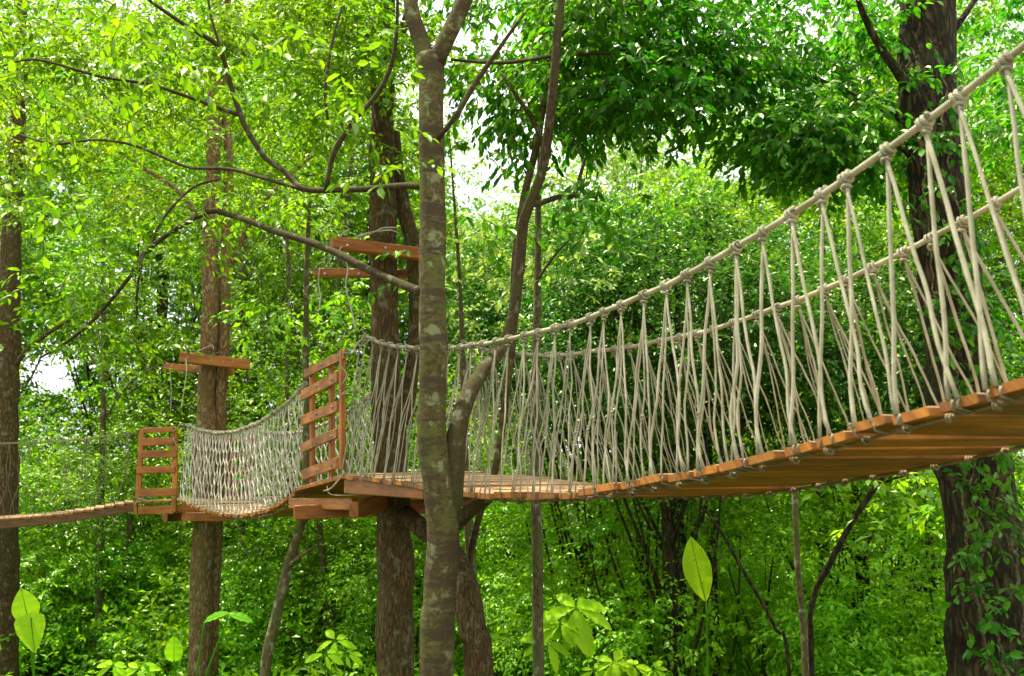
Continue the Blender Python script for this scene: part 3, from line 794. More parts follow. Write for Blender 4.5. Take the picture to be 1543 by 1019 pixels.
fork_blobs = []
rg = np.random.default_rng(5)
for _ in range(60): # light canopy on its left-hand limbs
    fork_blobs.append((rg.uniform(-60, 590), rg.uniform(-60, 330) * rg.uniform(.4, 1), rg.uniform(8.8, 12.5), 55, 30, 30))
for (x, y) in ((205, 40), (150, 100), (60, 60), (120, 20), (30, 130), (250, 110), (20, 330), (50, 290), (85, 150), (260, 20), (420, 60), (520, 110), (560, 250), (545, 160)):
    fork_blobs.append((x, y, rg.uniform(5.6, 7.2), 38, 30, 8))
for (x, y) in ((130, 470), (170, 440), (60, 520), (230, 420), (90, 420), (200, 380), (290, 350), (20, 450), (150, 520)):
    fork_blobs.append((x, y, 8.5, 50, 26, 20))
stem_tree('forked_tree', 'smooth mottled tree with forked top in front of the bridge', [
    ('trunk', [(656, 1019, 7.0, 51), (661, 900, 7.0, 49), (665, 820, 7.0, 47), (659, 750, 7.0, 46), (653, 690, 7.0, 45), (651, 620, 7.0, 43), (652, 520, 7.0, 42), (650, 400, 7.05, 40), (651, 300, 7.1, 40), (650, 200, 7.1, 39), (650, 120, 7.15, 40), (648, 82, 7.15, 42)]),
    ('limb', [(645, 100, 7.15, 28), (633, 60, 7.2, 27), (620, 20, 7.2, 24), (612, -30, 7.3, 22), (600, -140, 7.6, 18)]),
    ('limb', [(655, 100, 7.15, 28), (672, 62, 7.1, 27), (692, 20, 7.1, 25), (712, -30, 7.1, 22), (750, -140, 7.1, 18)]),
    ('stem', [(674, 800, 7.02, 30), (681, 750, 7.02, 34), (686, 690, 7.03, 33), (694, 630, 7.1, 28), (716, 580, 7.3, 23), (742, 545, 7.5, 21), (764, 515, 7.7, 19), (776, 470, 7.7, 18), (783, 400, 7.7, 17), (789, 335, 7.7, 17), (806, 290, 7.6, 15), (820, 240, 7.5, 15), (832, 150, 7.4, 15), (840, 60, 7.4, 14), (848, -20, 7.4, 13), (856, -120, 7.4, 11)]),
    ('knot_stub', [(648, 640, 6.98, 34), (652, 600, 6.94, 26), (650, 575, 6.92, 14)]),
    ('branch', [(640, 283, 7.1, 11), (610, 280, 7.2, 10), (554, 285, 7.4, 10), (500, 287, 7.6, 9), (456, 285, 7.7, 9), (427, 257, 7.8, 9), (402, 240, 7.8, 9), (373, 196, 7.8, 9), (361, 167, 7.8, 9), (348, 128, 7.8, 8), (334, 79, 7.7, 8), (319, 61, 7.6, 8), (285, 42, 7.5, 7), (221, -2, 7.4, 5), (180, -40, 7.3, 4)]),
    ('branch', [(491, 286, 7.6, 7), (497, 255, 7.6, 8), (505, 226, 7.6, 9), (530, 186, 7.6, 8), (569, 142, 7.6, 8), (592, 90, 7.6, 7), (598, 40, 7.6, 6), (599, -10, 7.6, 5)]),
    ('branch', [(361, 174, 7.8, 7), (300, 152, 7.7, 6), (236, 130, 7.6, 6), (190, 122, 7.5, 5), (147, 115, 7.4, 5), (54, 90, 7.2, 4), (0, 101, 7.1, 3)]),
    ('branch', [(456, 286, 7.7, 6), (400, 270, 7.8, 6), (343, 255, 8.0, 5), (285, 253, 8.1, 5), (240, 235, 8.2, 5), (196, 218, 8.2, 5), (142, 211, 8.2, 4), (80, 217, 8.2, 4), (20, 200, 8.2, 3)]),
    ('branch', [(636, 440, 7.02, 15), (618, 434, 7.1, 14), (559, 408, 7.4, 12), (488, 373, 7.8, 11), (400, 343, 8.2, 10), (339, 321, 8.5, 9), (314, 319, 8.5, 9), (270, 343, 8.5, 8), (216, 383, 8.5, 7), (196, 417, 8.5, 6), (128, 495, 8.5, 5), (60, 540, 8.5, 3)]),
    ('branch', [(334, 79, 7.7, 5), (322, 40, 7.7, 4), (315, 8, 7.7, 4), (312, -20, 7.7, 3)]),
    ('branch', [(216, 383, 8.5, 5), (208, 430, 8.5, 4), (206, 480, 8.5, 3)]), ('branch', [(225, 378, 8.5, 5), (245, 330, 8.6, 5), (290, 283, 8.7, 4), (330, 270, 8.8, 3)]),
    ('branch', [(494, 180, 7.3, 4), (490, 140, 7.3, 5), (500, 70, 7.3, 5), (515, 10, 7.3, 4)]),
    ('branch', [(660, 210, 7.0, 8), (690, 170, 6.9, 9), (712, 130, 6.9, 9), (750, 75, 6.9, 7), (790, 20, 6.9, 5)]),
    ('branch', [(798, 310, 8.3, 10), (815, 306, 8.3, 9), (840, 297, 8.3, 9), (866, 295, 8.3, 8), (874, 265, 8.3, 6), (882, 240, 8.3, 4)]),
    ('branch', [(820, 225, 8.4, 8), (800, 175, 8.3, 7), (775, 140, 8.2, 5), (755, 110, 8.2, 4)]),
    ('branch', [(680, 90, 7.3, 5), (760, 95, 7.6, 6), (850, 83, 8.0, 6), (940, 82, 8.3, 6), (1020, 95, 8.6, 6), (1060, 118, 8.8, 5), (1130, 132, 9.0, 3)]),
    ], M['fork'], 41, foliage_blobs(fork_blobs, .30, 9, .078, .036, .45, True, GAPS), 'leaf_lime', rough=.035, sides=20)

rough_stem = stem_tree('rough_barked_tree', 'straight rough barked trunk carrying the nearer platform', [
    ('trunk', [(598, 1019, 10.25, 56), (597, 940, 10.25, 54), (594, 850, 10.25, 53), (589, 760, 10.25, 51), (584, 680, 10.3, 50), (580, 600, 10.3, 46), (577, 500, 10.35, 43), (574, 400, 10.35, 42), (573, 300, 10.4, 41), (573, 200, 10.4, 38), (576, 80, 10.5, 36), (580, -60, 10.6, 33), (584, -300, 10.8, 26)]),
    ('limb', [(592, 200, 10.5, 22), (598, 260, 10.5, 24), (606, 310, 10.5, 24), (620, 355, 10.45, 24), (627, 420, 10.4, 22), (622, 520, 10.4, 22), (610, 640, 10.35, 24)]),
    ('limb', [(578, 150, 10.4, 18), (600, 60, 10.3, 16), (640, -40, 10.2, 12), (700, -160, 10.1, 8)]),
    ('limb', [(575, 120, 10.5, 16), (520, 20, 10.4, 12), (450, -90, 10.3, 8)]),
    ], M['rough'], 42, foliage_blobs([(rg.uniform(420, 760), rg.uniform(-140, 130), rg.uniform(9.2, 12), 70, 40, 24) for _ in range(26)], .34, 9, .10, .046, .4, False, GAPS), 'leaf_mid', rough=.06, sides=20)
stem_tree('leaning_tree', 'rough cracked leaning trunk half hidden behind the forked tree below the bridge', [
    ('trunk', [(726, 1019, 9.3, 42), (716, 950, 9.3, 41), (704, 890, 9.35, 40), (690, 845, 9.5, 36), (662, 812, 9.7, 32), (636, 796, 9.9, 30), (612, 775, 10.1, 28)]),
    ('limb', [(668, 815, 9.6, 24), (690, 785, 9.0, 24), (715, 765, 8.5, 20), (740, 748, 8.1, 15)]),
    ], M['rough'], 43, rough=.07)
stem_tree('twin_trunked_tree', 'twin trunked tree with reddish lower bark carrying the farther platform', [
    ('trunk', [(299, 1019, 17.0, 34), (301, 920, 17.0, 33), (305, 800, 17.0, 31), (309, 700, 17.0, 28), (312, 600, 17.0, 26), (315, 500, 17.0, 25), (317, 400, 17.05, 24), (320, 300, 17.1, 23), (324, 150, 17.2, 21), (328, 0, 17.3, 18), (334, -200, 17.5, 12)]),
    ('stem', [(318, 1019, 17.25, 20), (321, 900, 17.25, 20), (325, 780, 17.25, 20), (331, 640, 17.15, 19), (337, 520, 17.1, 18), (341, 420, 17.1, 17), (344, 320, 17.2, 16), (344, 230, 17.3, 15), (338, 120, 17.4, 14), (345, -40, 17.5, 10)]),
    ('limb', [(340, 420, 17.2, 9), (380, 330, 17.0, 8), (430, 270, 16.8, 6), (490, 220, 16.6, 4)]),
    ('limb', [(318, 360, 17.1, 9), (270, 290, 16.9, 8), (210, 250, 16.8, 6), (140, 200, 16.6, 4)]),
    ], M['red'], 44, foliage_blobs([(rg.uniform(120, 560), rg.uniform(-80, 320), rg.uniform(17.0, 20), 75, 45, 30) for _ in range(48)], .38, 10, .095, .046, .3, False, GAPS), 'leaf_lime', rough=.05, sides=16)
# big dark trunk on the right and its deep green crown
dk = []
for _ in range(78):
    x = rg.uniform(860, 1318); top = -70; bot = np.interp(x, [860, 1000, 1120, 1250, 1370], [150, 175, 215, 255, 260])
    dk.append((x, top + (bot - top) * rg.random() ** .85, rg.uniform(7.9, 10.0), 46, 22, 22))
for _ in range(18): dk.append((rg.uniform(1180, 1310), rg.uniform(180, 262), rg.uniform(7.8, 9.5), 50, 22, 22))
for _ in range(16): dk.append((rg.uniform(1480, 1580), rg.uniform(-40, 210), rg.uniform(8.5, 12), 45, 30, 20))
stem_tree('dark_trunked_tree', 'big dark ridged trunk on the right overgrown with creeper', [
    ('trunk', [(1520, 1019, 8.0, 150), (1503, 940, 8.0, 138), (1485, 850, 8.0, 120), (1470, 760, 8.0, 104), (1455, 660, 8.0, 97), (1440, 540, 8.0, 92), (1427, 420, 8.0, 88), (1415, 300, 8.0, 88), (1407, 180, 8.05, 88), (1402, 80, 8.1, 84), (1399, -10, 8.1, 82), (1395, -200, 8.2, 74)]),
    ('limb', [(1380, 150, 8.0, 20), (1352, 108, 7.9, 15), (1325, 70, 7.9, 12), (1300, 20, 7.8, 9), (1280, -40, 7.7, 7)]),
    ('limb', [(1425, 60, 8.2, 14), (1452, 25, 8.25, 10), (1475, -10, 8.3, 8), (1520, -80, 8.4, 6)]),
    ('limb', [(1385, 190, 8.1, 18), (1330, 165, 8.6, 15), (1250, 130, 9.0, 11), (1160, 90, 9.2, 8), (1060, 60, 9.3, 6)]),
    ('branch', [(1385, 250, 8.0, 9), (1360, 225, 7.9, 8), (1325, 210, 7.9, 5)]),
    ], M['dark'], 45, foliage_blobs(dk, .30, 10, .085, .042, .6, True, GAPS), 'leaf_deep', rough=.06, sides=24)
# deep green droopy crown of the slender stem above the bridge
dk2 = [(rg.uniform(690, 940), rg.uniform(-60, 215), rg.uniform(8.3, 10.2), 45, 24, 16) for _ in range(40)]
dk2 += [(850, 305, 8.2, 22, 12, 7), (915, 300, 8.2, 25, 14, 8), (690, 330, 8.0, 18, 18, 6), (905, 275, 8.3, 16, 14, 5), (700, 360, 8.4, 16, 16, 4)]
stem_tree('slender_tree', 'slender dark stem rising behind the rope net into a deep green crown', [
    ('trunk', [(716, 1019, 9.9, 9), (707, 880, 9.8, 10), (720, 790, 9.7, 10), (744, 715, 9.5, 10), (755, 650, 9.4, 11), (763, 580, 9.3, 12), (772, 500, 9.2, 13), (776, 400, 9.1, 12), (790, 300, 9.0, 12), (812, 200, 8.9, 11), (826, 100, 8.8, 9), (836, -40, 8.7, 7)]),
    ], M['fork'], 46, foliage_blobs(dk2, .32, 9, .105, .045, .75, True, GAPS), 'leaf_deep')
stem_tree('left_edge_tree', 'dark trunk at the left edge with a rope tied past it', [
    ('trunk', [(2, 1019, 17.6, 46), (4, 900, 17.6, 46), (6, 780, 17.6, 44), (9, 660, 17.6, 40), (12, 560, 17.6, 36), (16, 450, 17.6, 32), (20, 330, 17.7, 28), (26, 180, 17.8, 22), (34, 0, 17.9, 14)]),
    ('limb', [(14, 560, 17.6, 9), (50, 520, 17.4, 7), (110, 480, 17.2, 5), (170, 470, 17.0, 3)]),
    ], M['rough'], 47, foliage_blobs([(rg.uniform(-60, 170), rg.uniform(-20, 470), rg.uniform(16, 19.5), 65, 45, 30) for _ in range(34)], .38, 10, .095, .046, .3, False, GAPS), 'leaf_mid', rough=.05)

def stem_only(name, label, path, mat, seed, branches=(), blobs=None, lm='leaf_mid', LL=.11):
    stem_tree(name, label, [('trunk', path)] + [('branch', b) for b in branches], M[mat], seed,
              foliage_blobs(blobs, .36, 9, LL, LL * .46, .35, False, GAPS) if blobs else None, lm, rough=.04, sides=12)
stem_only('slim_tree', 'slim pale straight trunk under the lowest part of the large bridge', [(812, 1019, 11, 17), (811, 900, 11, 17), (809, 760, 11, 16), (809, 600, 11.1, 14), (810, 450, 11.2, 12), (811, 330, 11.3, 10), (814, 220, 11.4, 7)], 'thin', 51,
          [[(811, 420, 11.2, 5), (840, 380, 11, 4), (870, 350, 11, 3)]], [(rg.uniform(760, 900), rg.uniform(190, 430), rg.uniform(10.8, 12.5), 45, 28, 12) for _ in range(5)], 'leaf_pale')
stem_only('slim_tree', 'pale spindly trunk just right of the leaning rough trunk', [(718, 1019, 12, 16), (713, 900, 12, 16), (706, 800, 12, 15), (700, 700, 12, 13), (697, 560, 12, 9), (692, 420, 12, 6), (684, 300, 12, 4), (676, 190, 12, 2)], 'thin', 52,
          [], [(rg.uniform(650, 740), rg.uniform(330, 500), rg.uniform(12, 13), 36, 26, 10) for _ in range(6)], 'leaf_pale')
stem_only('slim_tree', 'slanting mossy trunk left of the rough trunk below the middle bridge', [(398, 1019, 12.5, 16), (412, 940, 12.5, 16), (428, 870, 12.5, 15), (443, 820, 12.5, 14), (457, 770, 12.5, 12), (462, 690, 12.5, 12), (461, 560, 12.5, 10), (462, 420, 12.5, 8), (466, 300, 12.5, 6)], 'thin', 53,
          [[(432, 856, 12.5, 7), (452, 838, 12.4, 6), (480, 822, 12.4, 4)], [(452, 788, 12.5, 7), (470, 778, 12.4, 6), (500, 768, 12.3, 3)]], [(rg.uniform(400, 540), rg.uniform(280, 470), rg.uniform(12, 13.5), 42, 28, 14) for _ in range(6)], 'leaf_mid')
stem_only('slim_tree', 'thin upright trunk in the undergrowth beside the slanting dark sapling', [(1214, 1019, 10, 11), (1207, 919, 10, 10), (1201, 850, 10, 9), (1197, 747, 10, 9), (1194, 620, 10, 7), (1190, 500, 10, 5)], 'thin', 54)
stem_only('sapling', 'slanting dark sapling stem below the right half of the large bridge', [(1223, 1019, 9.4, 8), (1223, 910, 9.4, 9), (1250, 850, 9.3, 9), (1278, 797, 9.2, 9), (1306, 753, 9.1, 8), (1330, 720, 9.0, 7), (1350, 690, 9.0, 5)], 'dark', 55,
          [[(1322, 733, 9.05, 5), (1345, 722, 9.0, 4), (1370, 716, 9.0, 3)]], [(1290, 745, 9.2, 50, 16, 8), (1370, 740, 9.2, 50, 18, 10), (1420, 725, 9.5, 40, 18, 8)], 'leaf_under')
stem_only('sapling', 'arching whip-thin dark stem right of the big upright leaf', [(1190, 1019, 8.6, 5), (1170, 950, 8.6, 5), (1141, 896, 8.5, 5), (1112, 846, 8.4, 5), (1085, 799, 8.4, 4), (1056, 762, 8.4, 3), (1030, 745, 8.4, 2)], 'dark', 56)
for i, (lab, x, Y, wpx, mt) in enumerate((('dim trunk behind the undergrowth left of the big upright leaf', 968, 17, 11, 'dark'), ('dim brown trunk directly left of the big upright leaf', 1028, 15, 15, 'dark'), ('dim brown trunk directly right of the big upright leaf', 1078, 15, 14, 'dark'),
        ('shadowy trunk between the left edge trunk and the farther platform', 148, 20.5, 11, 'thin'), ('blurred pale trunk low beside the slanting dark sapling', 1246, 16, 16, 'thin'), ('dark trunk in the gap left of the big creeper trunk', 1404, 15, 20, 'dark'),
        ('thin dark trunk in the bright undergrowth right of the dark sapling', 1356, 17, 11, 'dark'), ('dim trunk rising directly behind the slatted panel of the nearer platform', 440, 20, 10, 'thin'), ('faint trunk left of the slim pale trunk behind the net', 880, 18, 11, 'dark'))):
    q = np.random.default_rng(60 + i); dx = q.normal(0, 8)
    stem_only('forest_tree', lab, [(x, 1019, Y, wpx), (x + dx * .3, 880, Y, wpx), (x + dx, 720, Y, wpx * .9), (x + dx * 1.6, 560, Y, wpx * .75), (x + dx * 1.2, 420, Y, wpx * .6), (x + dx * 2, 300, Y, wpx * .4)], mt, 60 + i,
              [[(x + dx, 640, Y, wpx * .4), (x + 45, 580, Y, wpx * .3), (x + 90, 550, Y, 2)], [(x + dx, 560, Y, wpx * .4), (x - 40, 500, Y, wpx * .3), (x - 80, 470, Y, 2)]],
              [(x + q.normal(0, 60), q.uniform(280, 800), Y + q.normal(-.5, .7), 50, 36, 20) for _ in range(11)], 'leaf_mid' if i % 2 else 'leaf_lime', .10)

# ------------------------------------------------------------------ background trees: a few kinds, each copied tree with trunk and crown
def tree_kind(seed, h0, h1, rx, nclump, cr, ntw, LL, mat, trunk_r, bark):
    rng = np.random.default_rng(seed); c = np.array([0, 0, (h0 + h1) / 2]); rz = (h1 - h0) / 2
    leaf, C = clump_crown(rng, c, (rx, rx, rz), nclump, cr, ntw, .38, 8, LL, LL * .5, .3)
    tm = MB(); P, r = smooth_path([[0, 0, -.3], [.05, .03, h0], [rng.normal(0, .3), rng.normal(0, .3), c[2]], [rng.normal(0, .3), rng.normal(0, .3), h1 - .24 * (h1 - h0)]], [trunk_r * 1.2, trunk_r, trunk_r * .7, trunk_r * .15], .4)
    tube(tm, P, r, 10, rough=.04, rng=rng)
    for e in C[rng.permutation(len(C))[:max(8, nclump // 3)]]:
        k = np.clip((e[2] - h0) / (h1 - h0) * .8, .02, .9); s = P[int(k * (len(P) - 1) * .9)]
        limbs(tm, rng, s, [e], trunk_r * .35)
    tm.smooth = True
    return leaf.mesh('crown', M[mat]), tm.mesh('trunk', M[bark])
KIND = {
    'young_lime': tree_kind(101, .6, 7.0, 1.9, 50, .60, 28, .10, 'leaf_lime', .07, 'thin'),
    'young_mid': tree_kind(102, .5, 6.2, 1.8, 50, .58, 28, .098, 'leaf_mid', .06, 'dark'),
    'young_under': tree_kind(103, .3, 4.6, 1.9, 46, .60, 38, .098, 'leaf_under', .05, 'dark'),
    'tall_lime': tree_kind(104, 4.5, 14.5, 3.4, 70, .8, 40, .115, 'leaf_lime', .16, 'thin'),
    'tall_mid': tree_kind(105, 4.0, 15.0, 3.2, 70, .8, 40, .11, 'leaf_mid', .17, 'dark'),
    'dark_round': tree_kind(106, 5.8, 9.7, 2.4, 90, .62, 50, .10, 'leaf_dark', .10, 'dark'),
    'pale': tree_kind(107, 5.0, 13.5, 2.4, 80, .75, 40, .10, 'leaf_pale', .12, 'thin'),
}
brng = np.random.default_rng(7)
def plant_tree(kind, X, Y, label, name='forest_tree', sc=1.0, group='background trees of the forest'):
    z = float(ground_z(X, Y)); root = thing(name, label, 'tree', (X, Y, z), group)
    root.rotation_euler = (0, 0, brng.uniform(0, 6.28)); root.scale = (sc * brng.uniform(.9, 1.1), sc * brng.uniform(.9, 1.1), sc)
    for me, nm in ((KIND[kind][0], 'crown'), (KIND[kind][1], 'trunk')): obj(nm, me, None, root)
def at(px, Y): return (px - 771.5) / FPX * Y
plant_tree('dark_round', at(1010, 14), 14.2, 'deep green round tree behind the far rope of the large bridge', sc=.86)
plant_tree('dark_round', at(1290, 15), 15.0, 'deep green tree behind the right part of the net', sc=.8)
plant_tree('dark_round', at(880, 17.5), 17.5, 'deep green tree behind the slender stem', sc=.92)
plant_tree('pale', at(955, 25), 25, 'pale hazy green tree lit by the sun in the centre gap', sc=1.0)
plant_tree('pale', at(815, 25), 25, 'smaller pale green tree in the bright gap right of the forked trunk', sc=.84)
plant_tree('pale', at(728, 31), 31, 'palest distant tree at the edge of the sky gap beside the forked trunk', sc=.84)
yl = [('young_under', 880, 17), ('young_under', 960, 15.8), ('young_under', 1130, 14.5), ('young_under', 1290, 14), ('young_under', 1390, 13.5), ('young_under', 60, 21), ('young_under', 215, 22), ('young_under', 500, 19), ('young_under', 640, 18.5),
      ('young_under', 780, 19), ('young_under', 1050, 18), ('young_under', 1200, 17), ('young_under', 1530, 13), ('young_under', 350, 22), ('young_under', 130, 22), ('young_under', 430, 21), ('young_under', 560, 22), ('young_under', 720, 22), ('young_under', -10, 22), ('young_under', 290, 23)]
for k, x, Y in yl: plant_tree(k, at(x, Y), Y, 'bushy understorey tree with glossy green leaves below bridge level', 'understorey_tree', brng.uniform(.8, 1.05), 'bushy understorey trees')
for k, x, Y in [('young_lime', 170, 21), ('young_lime', 400, 21), ('young_lime', 520, 19), ('young_mid', 640, 21), ('young_mid', 1060, 21), ('young_lime', 1160, 22),
                ('young_lime', 1370, 20), ('young_mid', 1500, 20), ('young_mid', -40, 22), ('young_lime', 930, 21), ('young_lime', 290, 24)]:
    plant_tree(k, at(x, Y), Y, 'leafy young tree reaching up behind the rope bridges', 'young_tree', brng.uniform(.9, 1.2), 'young trees behind the bridges')
for k, x, Y in [('tall_lime', -130, 25), ('tall_mid', 215, 27), ('tall_lime', 340, 25), ('tall_lime', 480, 26), ('tall_mid', 590, 28), ('tall_lime', 1290, 26), ('tall_mid', 1400, 28), ('tall_lime', 1510, 25), ('tall_mid', 1620, 24)]:
    plant_tree(k, at(x, Y), Y, 'tall leafy tree standing far back in the forest', 'forest_tree', brng.uniform(.9, 1.15), 'tall trees far back in the forest')

# the far wood, one mass
def far_wood():
    rng = np.random.default_rng(71); mb = MB(); B, D = [], []
    for i in range(200):
        px = rng.uniform(-250, 1800); Y = rng.uniform(27, 46); X = at(px, Y)
        h = np.interp(px, [-250, 300, 600, 680, 760, 900, 1000, 1150, 1300, 1800], [20, 20, 17, 12, 13, 15.5, 16, 16.5, 19, 20]) * rng.uniform(.75, 1.05)
        n = 50; z = h * (1 - rng.random(n) ** 1.4) ; rr = rng.uniform(1.6, 3.0) * np.sqrt(np.clip(1.05 - (z / h - .45) ** 2 * 2.4, .15, 1))
        th = rng.uniform(0, 6.28, n); q = np.sqrt(rng.random(n))
        c = np.stack([X + rr * q * np.cos(th), Y + rr * q * np.sin(th), z + float(ground_z(X, Y))], 1)
        for cc in c:
            m = 14; b = cc + rng.normal(0, .42, (m, 3)) * np.array([1, 1, .6]); B.append(b); D.append(rng.normal(0, 1, (m, 3)) * np.array([1, 1, .4]))
    B = np.concatenate(B); D = np.concatenate(D)
    x, y, d = to_px(B); keep = np.ones(len(B), bool)
    for (gx, gy, rx, ry) in GAPS: keep &= ((x - gx) / rx) ** 2 + ((y - gy) / ry) ** 2 > 1
    sprays(mb, rng, B[keep], D[keep], .5, 6, .17, .09, .3)
    o = obj('forest', mb, M['leaf_mid']); tag(o, 'far off wood of bright leaves closing the view', 'forest', kind='stuff')
far_wood()

def undergrowth():
    rng = np.random.default_rng(72); mb = MB(); B, D = [], []
    for i in range(700):
        px = rng.uniform(-200, 1750); Y = 9.0 + 22 * rng.random() ** .8; X = at(px, Y); g = float(ground_z(X, Y))
        h = rng.uniform(.5, 2.4)
        if Y < 18: h = min(h, max(.3, (EYE - .205 * Y - g) * rng.uniform(.6, 1.0)))
        n = int(16 + h * 22); r = rng.uniform(.5, 1.0)
        q = rng.normal(0, .55, (n, 3)) * np.array([r, r, 0]); q[:, 2] = h * rng.random(n) ** .7
        B.append(np.array([X, Y, g]) + q); D.append(unit(q * np.array([1, 1, .2])) + rng.normal(0, .6, (n, 3)) + np.array([0, 0, .35]))
    B = np.concatenate(B); D = np.concatenate(D)
    sprays(mb, rng, B, D, .38, 8, .135, .068, .3)
    tag(obj('undergrowth', mb, M['leaf_under']), 'tangled green undergrowth covering the forest floor', 'undergrowth', kind='stuff')
undergrowth()

# ------------------------------------------------------------------ creeper on the big trunk
def creeper():
    rng = np.random.default_rng(81)
    base = pt(1515, 1019, 7.6); org = np.array([base[0], base[1], float(ground_z(base[0], base[1]))])
    root = thing('creeper', 'leafy green creeper climbing the big dark trunk on the right', 'creeper', tuple(org))
    st = MB(); lf = MB()
    paths = [[(1545, 1040, 7.3), (1540, 900, 7.35), (1510, 780, 7.45), (1505, 700, 7.5), (1490, 600, 7.55), (1475, 480, 7.6), (1450, 380, 7.6), (1440, 300, 7.6), (1420, 200, 7.65), (1425, 120, 7.7), (1400, 60, 7.75)],
             [(1500, 1040, 7.3), (1470, 900, 7.4), (1455, 800, 7.5), (1445, 690, 7.55), (1425, 560, 7.6), (1405, 450, 7.6), (1400, 330, 7.65), (1385, 220, 7.7)],
             [(1530, 1060, 7.2), (1500, 960, 7.3), (1475, 880, 7.4), (1480, 800, 7.45), (1465, 740, 7.5), (1478, 650, 7.52), (1440, 560, 7.55), (1445, 470, 7.6), (1440, 400, 7.62)],
             [(1530, 900, 7.35), (1525, 760, 7.4), (1520, 660, 7.5), (1500, 540, 7.55), (1480, 420, 7.6), (1468, 330, 7.6)]]
    for p in paths:
        P, r = smooth_path([pt(*a) for a in p], [.011] * len(p), .06)
        P = P + rng.normal(0, .012, P.shape); tube(st, P, r * np.linspace(1, .5, len(r)), 6)
        n = int(len(P) * 1.25); i = rng.integers(0, len(P), n); b = P[i] + rng.normal(0, .06, (n, 3)) * np.array([1, .5, 1])
        d = rng.normal(0, .7, (n, 3)) + np.array([.15, -.55, -.25])
        sprays(lf, rng, b, d, .16, 5, .07, .042, .6, True, st, .0025)
    for v in (st, lf): v.v = [x - org for x in v.v]
    obj('stem', st, M['twig'], root); obj('foliage', lf, M['leaf_deep'], root)
creeper()

# ------------------------------------------------------------------ plants with single large leaves
def big_leaf(mb, base, tip, width, nrm, heart=.0, curl=.12, seg=12, lobes=0.0):
    """broad blade with midrib fold, base to tip"""
    base = np.asarray(base, float); tip = np.asarray(tip, float); ax = unit(tip - base); L = np.linalg.norm(tip - base)
    nrm = unit(np.asarray(nrm, float) - ax * (np.dot(nrm, ax))); sd = np.cross(ax, nrm)
    V, G = [], []; cols = [-1, -.66, -.33, 0, .33, .66, 1]
    for i in range(seg + 1):
        f = i / seg; w_ = (math.sin(math.pi * min(1, f ** (1.08 - .66 * min(1, heart * 1.4)))) ** .8 if 0 < f < 1 else 0.0) * width / 2 * (1 + lobes * math.sin(f * 40))
        back = heart * .22 * L * max(0, 1 - f * 3.0)
        for c in cols:
            p = base + ax * (f * L - back * abs(c)) + sd * w_ * c + nrm * (abs(c) ** 1.3 * w_ * .22 - curl * L * f * f - .02 * L * math.sin(f * 26) * abs(c))
            V.append(p); G.append((f, c, .5))
    n = len(cols); Q = [(i * n + j, i * n + j + 1, (i + 1) * n + j + 1, (i + 1) * n + j) for i in range(seg) for j in range(n - 1)]
    mb.add(V, Q, None, G)

def leaf_plant(name, label, foot, items, mat, stem_r=.013, cat='plant', group=None, smooth=True):
    """items: (base pixel, tip pixel, depth, width px, normal, heart)"""
    f = pt(*foot); org = np.array([f[0], f[1], float(ground_z(f[0], f[1]))])
    root = thing(name, label, cat, tuple(org), group)
    for (b, t, Y, wpx, nrm, heart) in items:
        B = pt(b[0], b[1], Y); T = pt(t[0], t[1], Y - .05)
        st = MB(); mid = (B * .55 + org * .45) + np.array([(org[0] - B[0]) * .35, 0, .1])
        P, r = smooth_path([org, mid, B], [stem_r * 1.5, stem_r * 1.2, stem_r * .7], .08); tube(st, P, r, 7); st.v = [v - org for v in st.v]; st.smooth = True
        obj('stalk', st, M['leaf_under'], root)
        lf = MB(); big_leaf(lf, B, T, wpx / FPX * Y, nrm, heart); lf.v = [v - org for v in lf.v]; lf.smooth = smooth
        lo = obj('leaf', lf, M[mat], root)
        rib = MB(); ax = unit(T - B); k = np.linspace(0, 1, 8)[:, None]; nn = unit(np.asarray(nrm, float) - ax * np.dot(nrm, ax))
        tube(rib, B * (1 - k) + T * k - nn * (.12 * np.linalg.norm(T - B) * k * k) + nn * .002, np.linspace(.006, .002, 8) * (wpx / 45), 5); rib.v = [v - org for v in rib.v]
        obj('midrib', rib, M['leaf_under'], lo)
leaf_plant('elephant_ear_plant', 'bright plant with two stacked heart shaped leaves at lower left', (60, 1045, 12.1),
           [((43, 936), (32, 887), 12.1, 38, (.35, -.85, .45), .35), ((47, 931), (50, 986), 12.05, 46, (-.1, -.9, .5), .7)], 'leaf_young')
leaf_plant('broad_leaf_plant', 'single long upright bright green leaf standing below the large bridge', (1068, 1050, 11.3),
           [((1064, 908), (1039, 811), 11.3, 42, (-.35, -.85, .25), .0)], 'leaf_young')
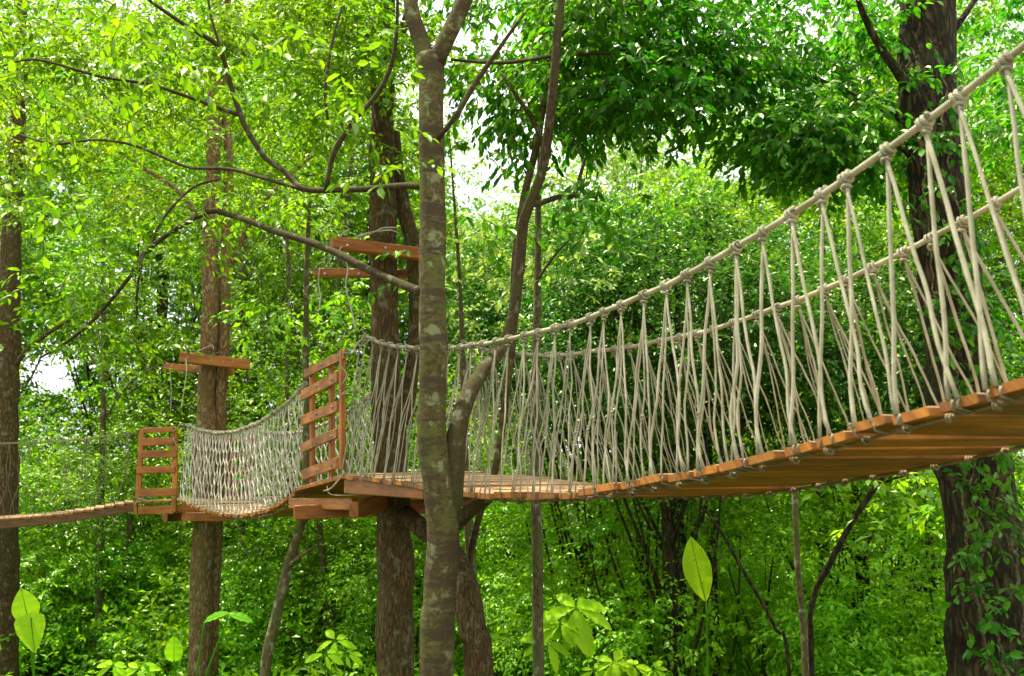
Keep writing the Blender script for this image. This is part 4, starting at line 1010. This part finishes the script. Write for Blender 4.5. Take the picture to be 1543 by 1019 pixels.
leaf_plant('broad_leaf_plant', 'pale broad leaves beside the foot of the twin trunk', (288, 1060, 13),
           [((308, 937), (343, 920), 13, 18, (0, -.5, .9), .2), ((345, 925), (382, 935), 13, 16, (0, -.5, .9), .2), ((262, 995), (262, 958), 12.6, 26, (.2, -.9, .4), .4)], 'leaf_under')
def whorl_plant(label, foot, heads, seed, mat='leaf_young'):
    rng = np.random.default_rng(seed); f = pt(*foot); org = np.array([f[0], f[1], float(ground_z(f[0], f[1]))])
    root = thing('seedling_tree', label, 'plant', tuple(org), 'sunlit yellow green seedlings')
    st = MB(); lf = MB()
    for (px, py, Y, spread, n) in heads:
        c = pt(px, py, Y); mid = org * .4 + c * .6 + np.array([rng.normal(0, .06), 0, -.05])
        P, r = smooth_path([org, mid, c], [.012, .008, .004], .08); tube(st, P, r, 6)
        for i in range(n):
            a = i * 2.4 + rng.uniform(0, .5); d = np.array([math.cos(a), math.sin(a) * .35 - .15, math.sin(a) * .55 - .25 + rng.uniform(-.2, .2)])
            L = spread / FPX * Y * rng.uniform(.7, 1.15)
            big_leaf(lf, c + d * .02, c + d * L, L * .31, (rng.normal(0, .3), -.7, .7), 0, .38, 12, .12)
    st.v = [v - org for v in st.v]; lf.v = [v - org for v in lf.v]; st.smooth = True; lf.smooth = True
    obj('stem', st, M['leaf_under'], root); obj('leaves', lf, M[mat], root)
whorl_plant('sunlit yellow green seedling with toothed leaves right of the slim pale trunk', (845, 1035, 11.6), [(868, 916, 11.6, 62, 9), (845, 940, 11.5, 50, 7), (824, 966, 11.5, 48, 6)], 91)
whorl_plant('small sunlit seedling left of the rough trunk near the bottom edge', (500, 1090, 7.6), [(505, 965, 7.6, 34, 8), (490, 985, 7.5, 30, 6), (522, 985, 7.6, 28, 6)], 92)
whorl_plant('low sunlit seedling at the bottom edge right of centre', (950, 1045, 11.0), [(925, 998, 11.0, 38, 8), (955, 1003, 11.0, 32, 7), (985, 1008, 11.0, 30, 6), (895, 1010, 11.0, 30, 6)], 93)
whorl_plant('low sunlit seedling at the bottom edge below the farther platform', (190, 1040, 12.2), [(170, 1003, 12.2, 30, 7), (210, 1008, 12.2, 32, 7)], 94)
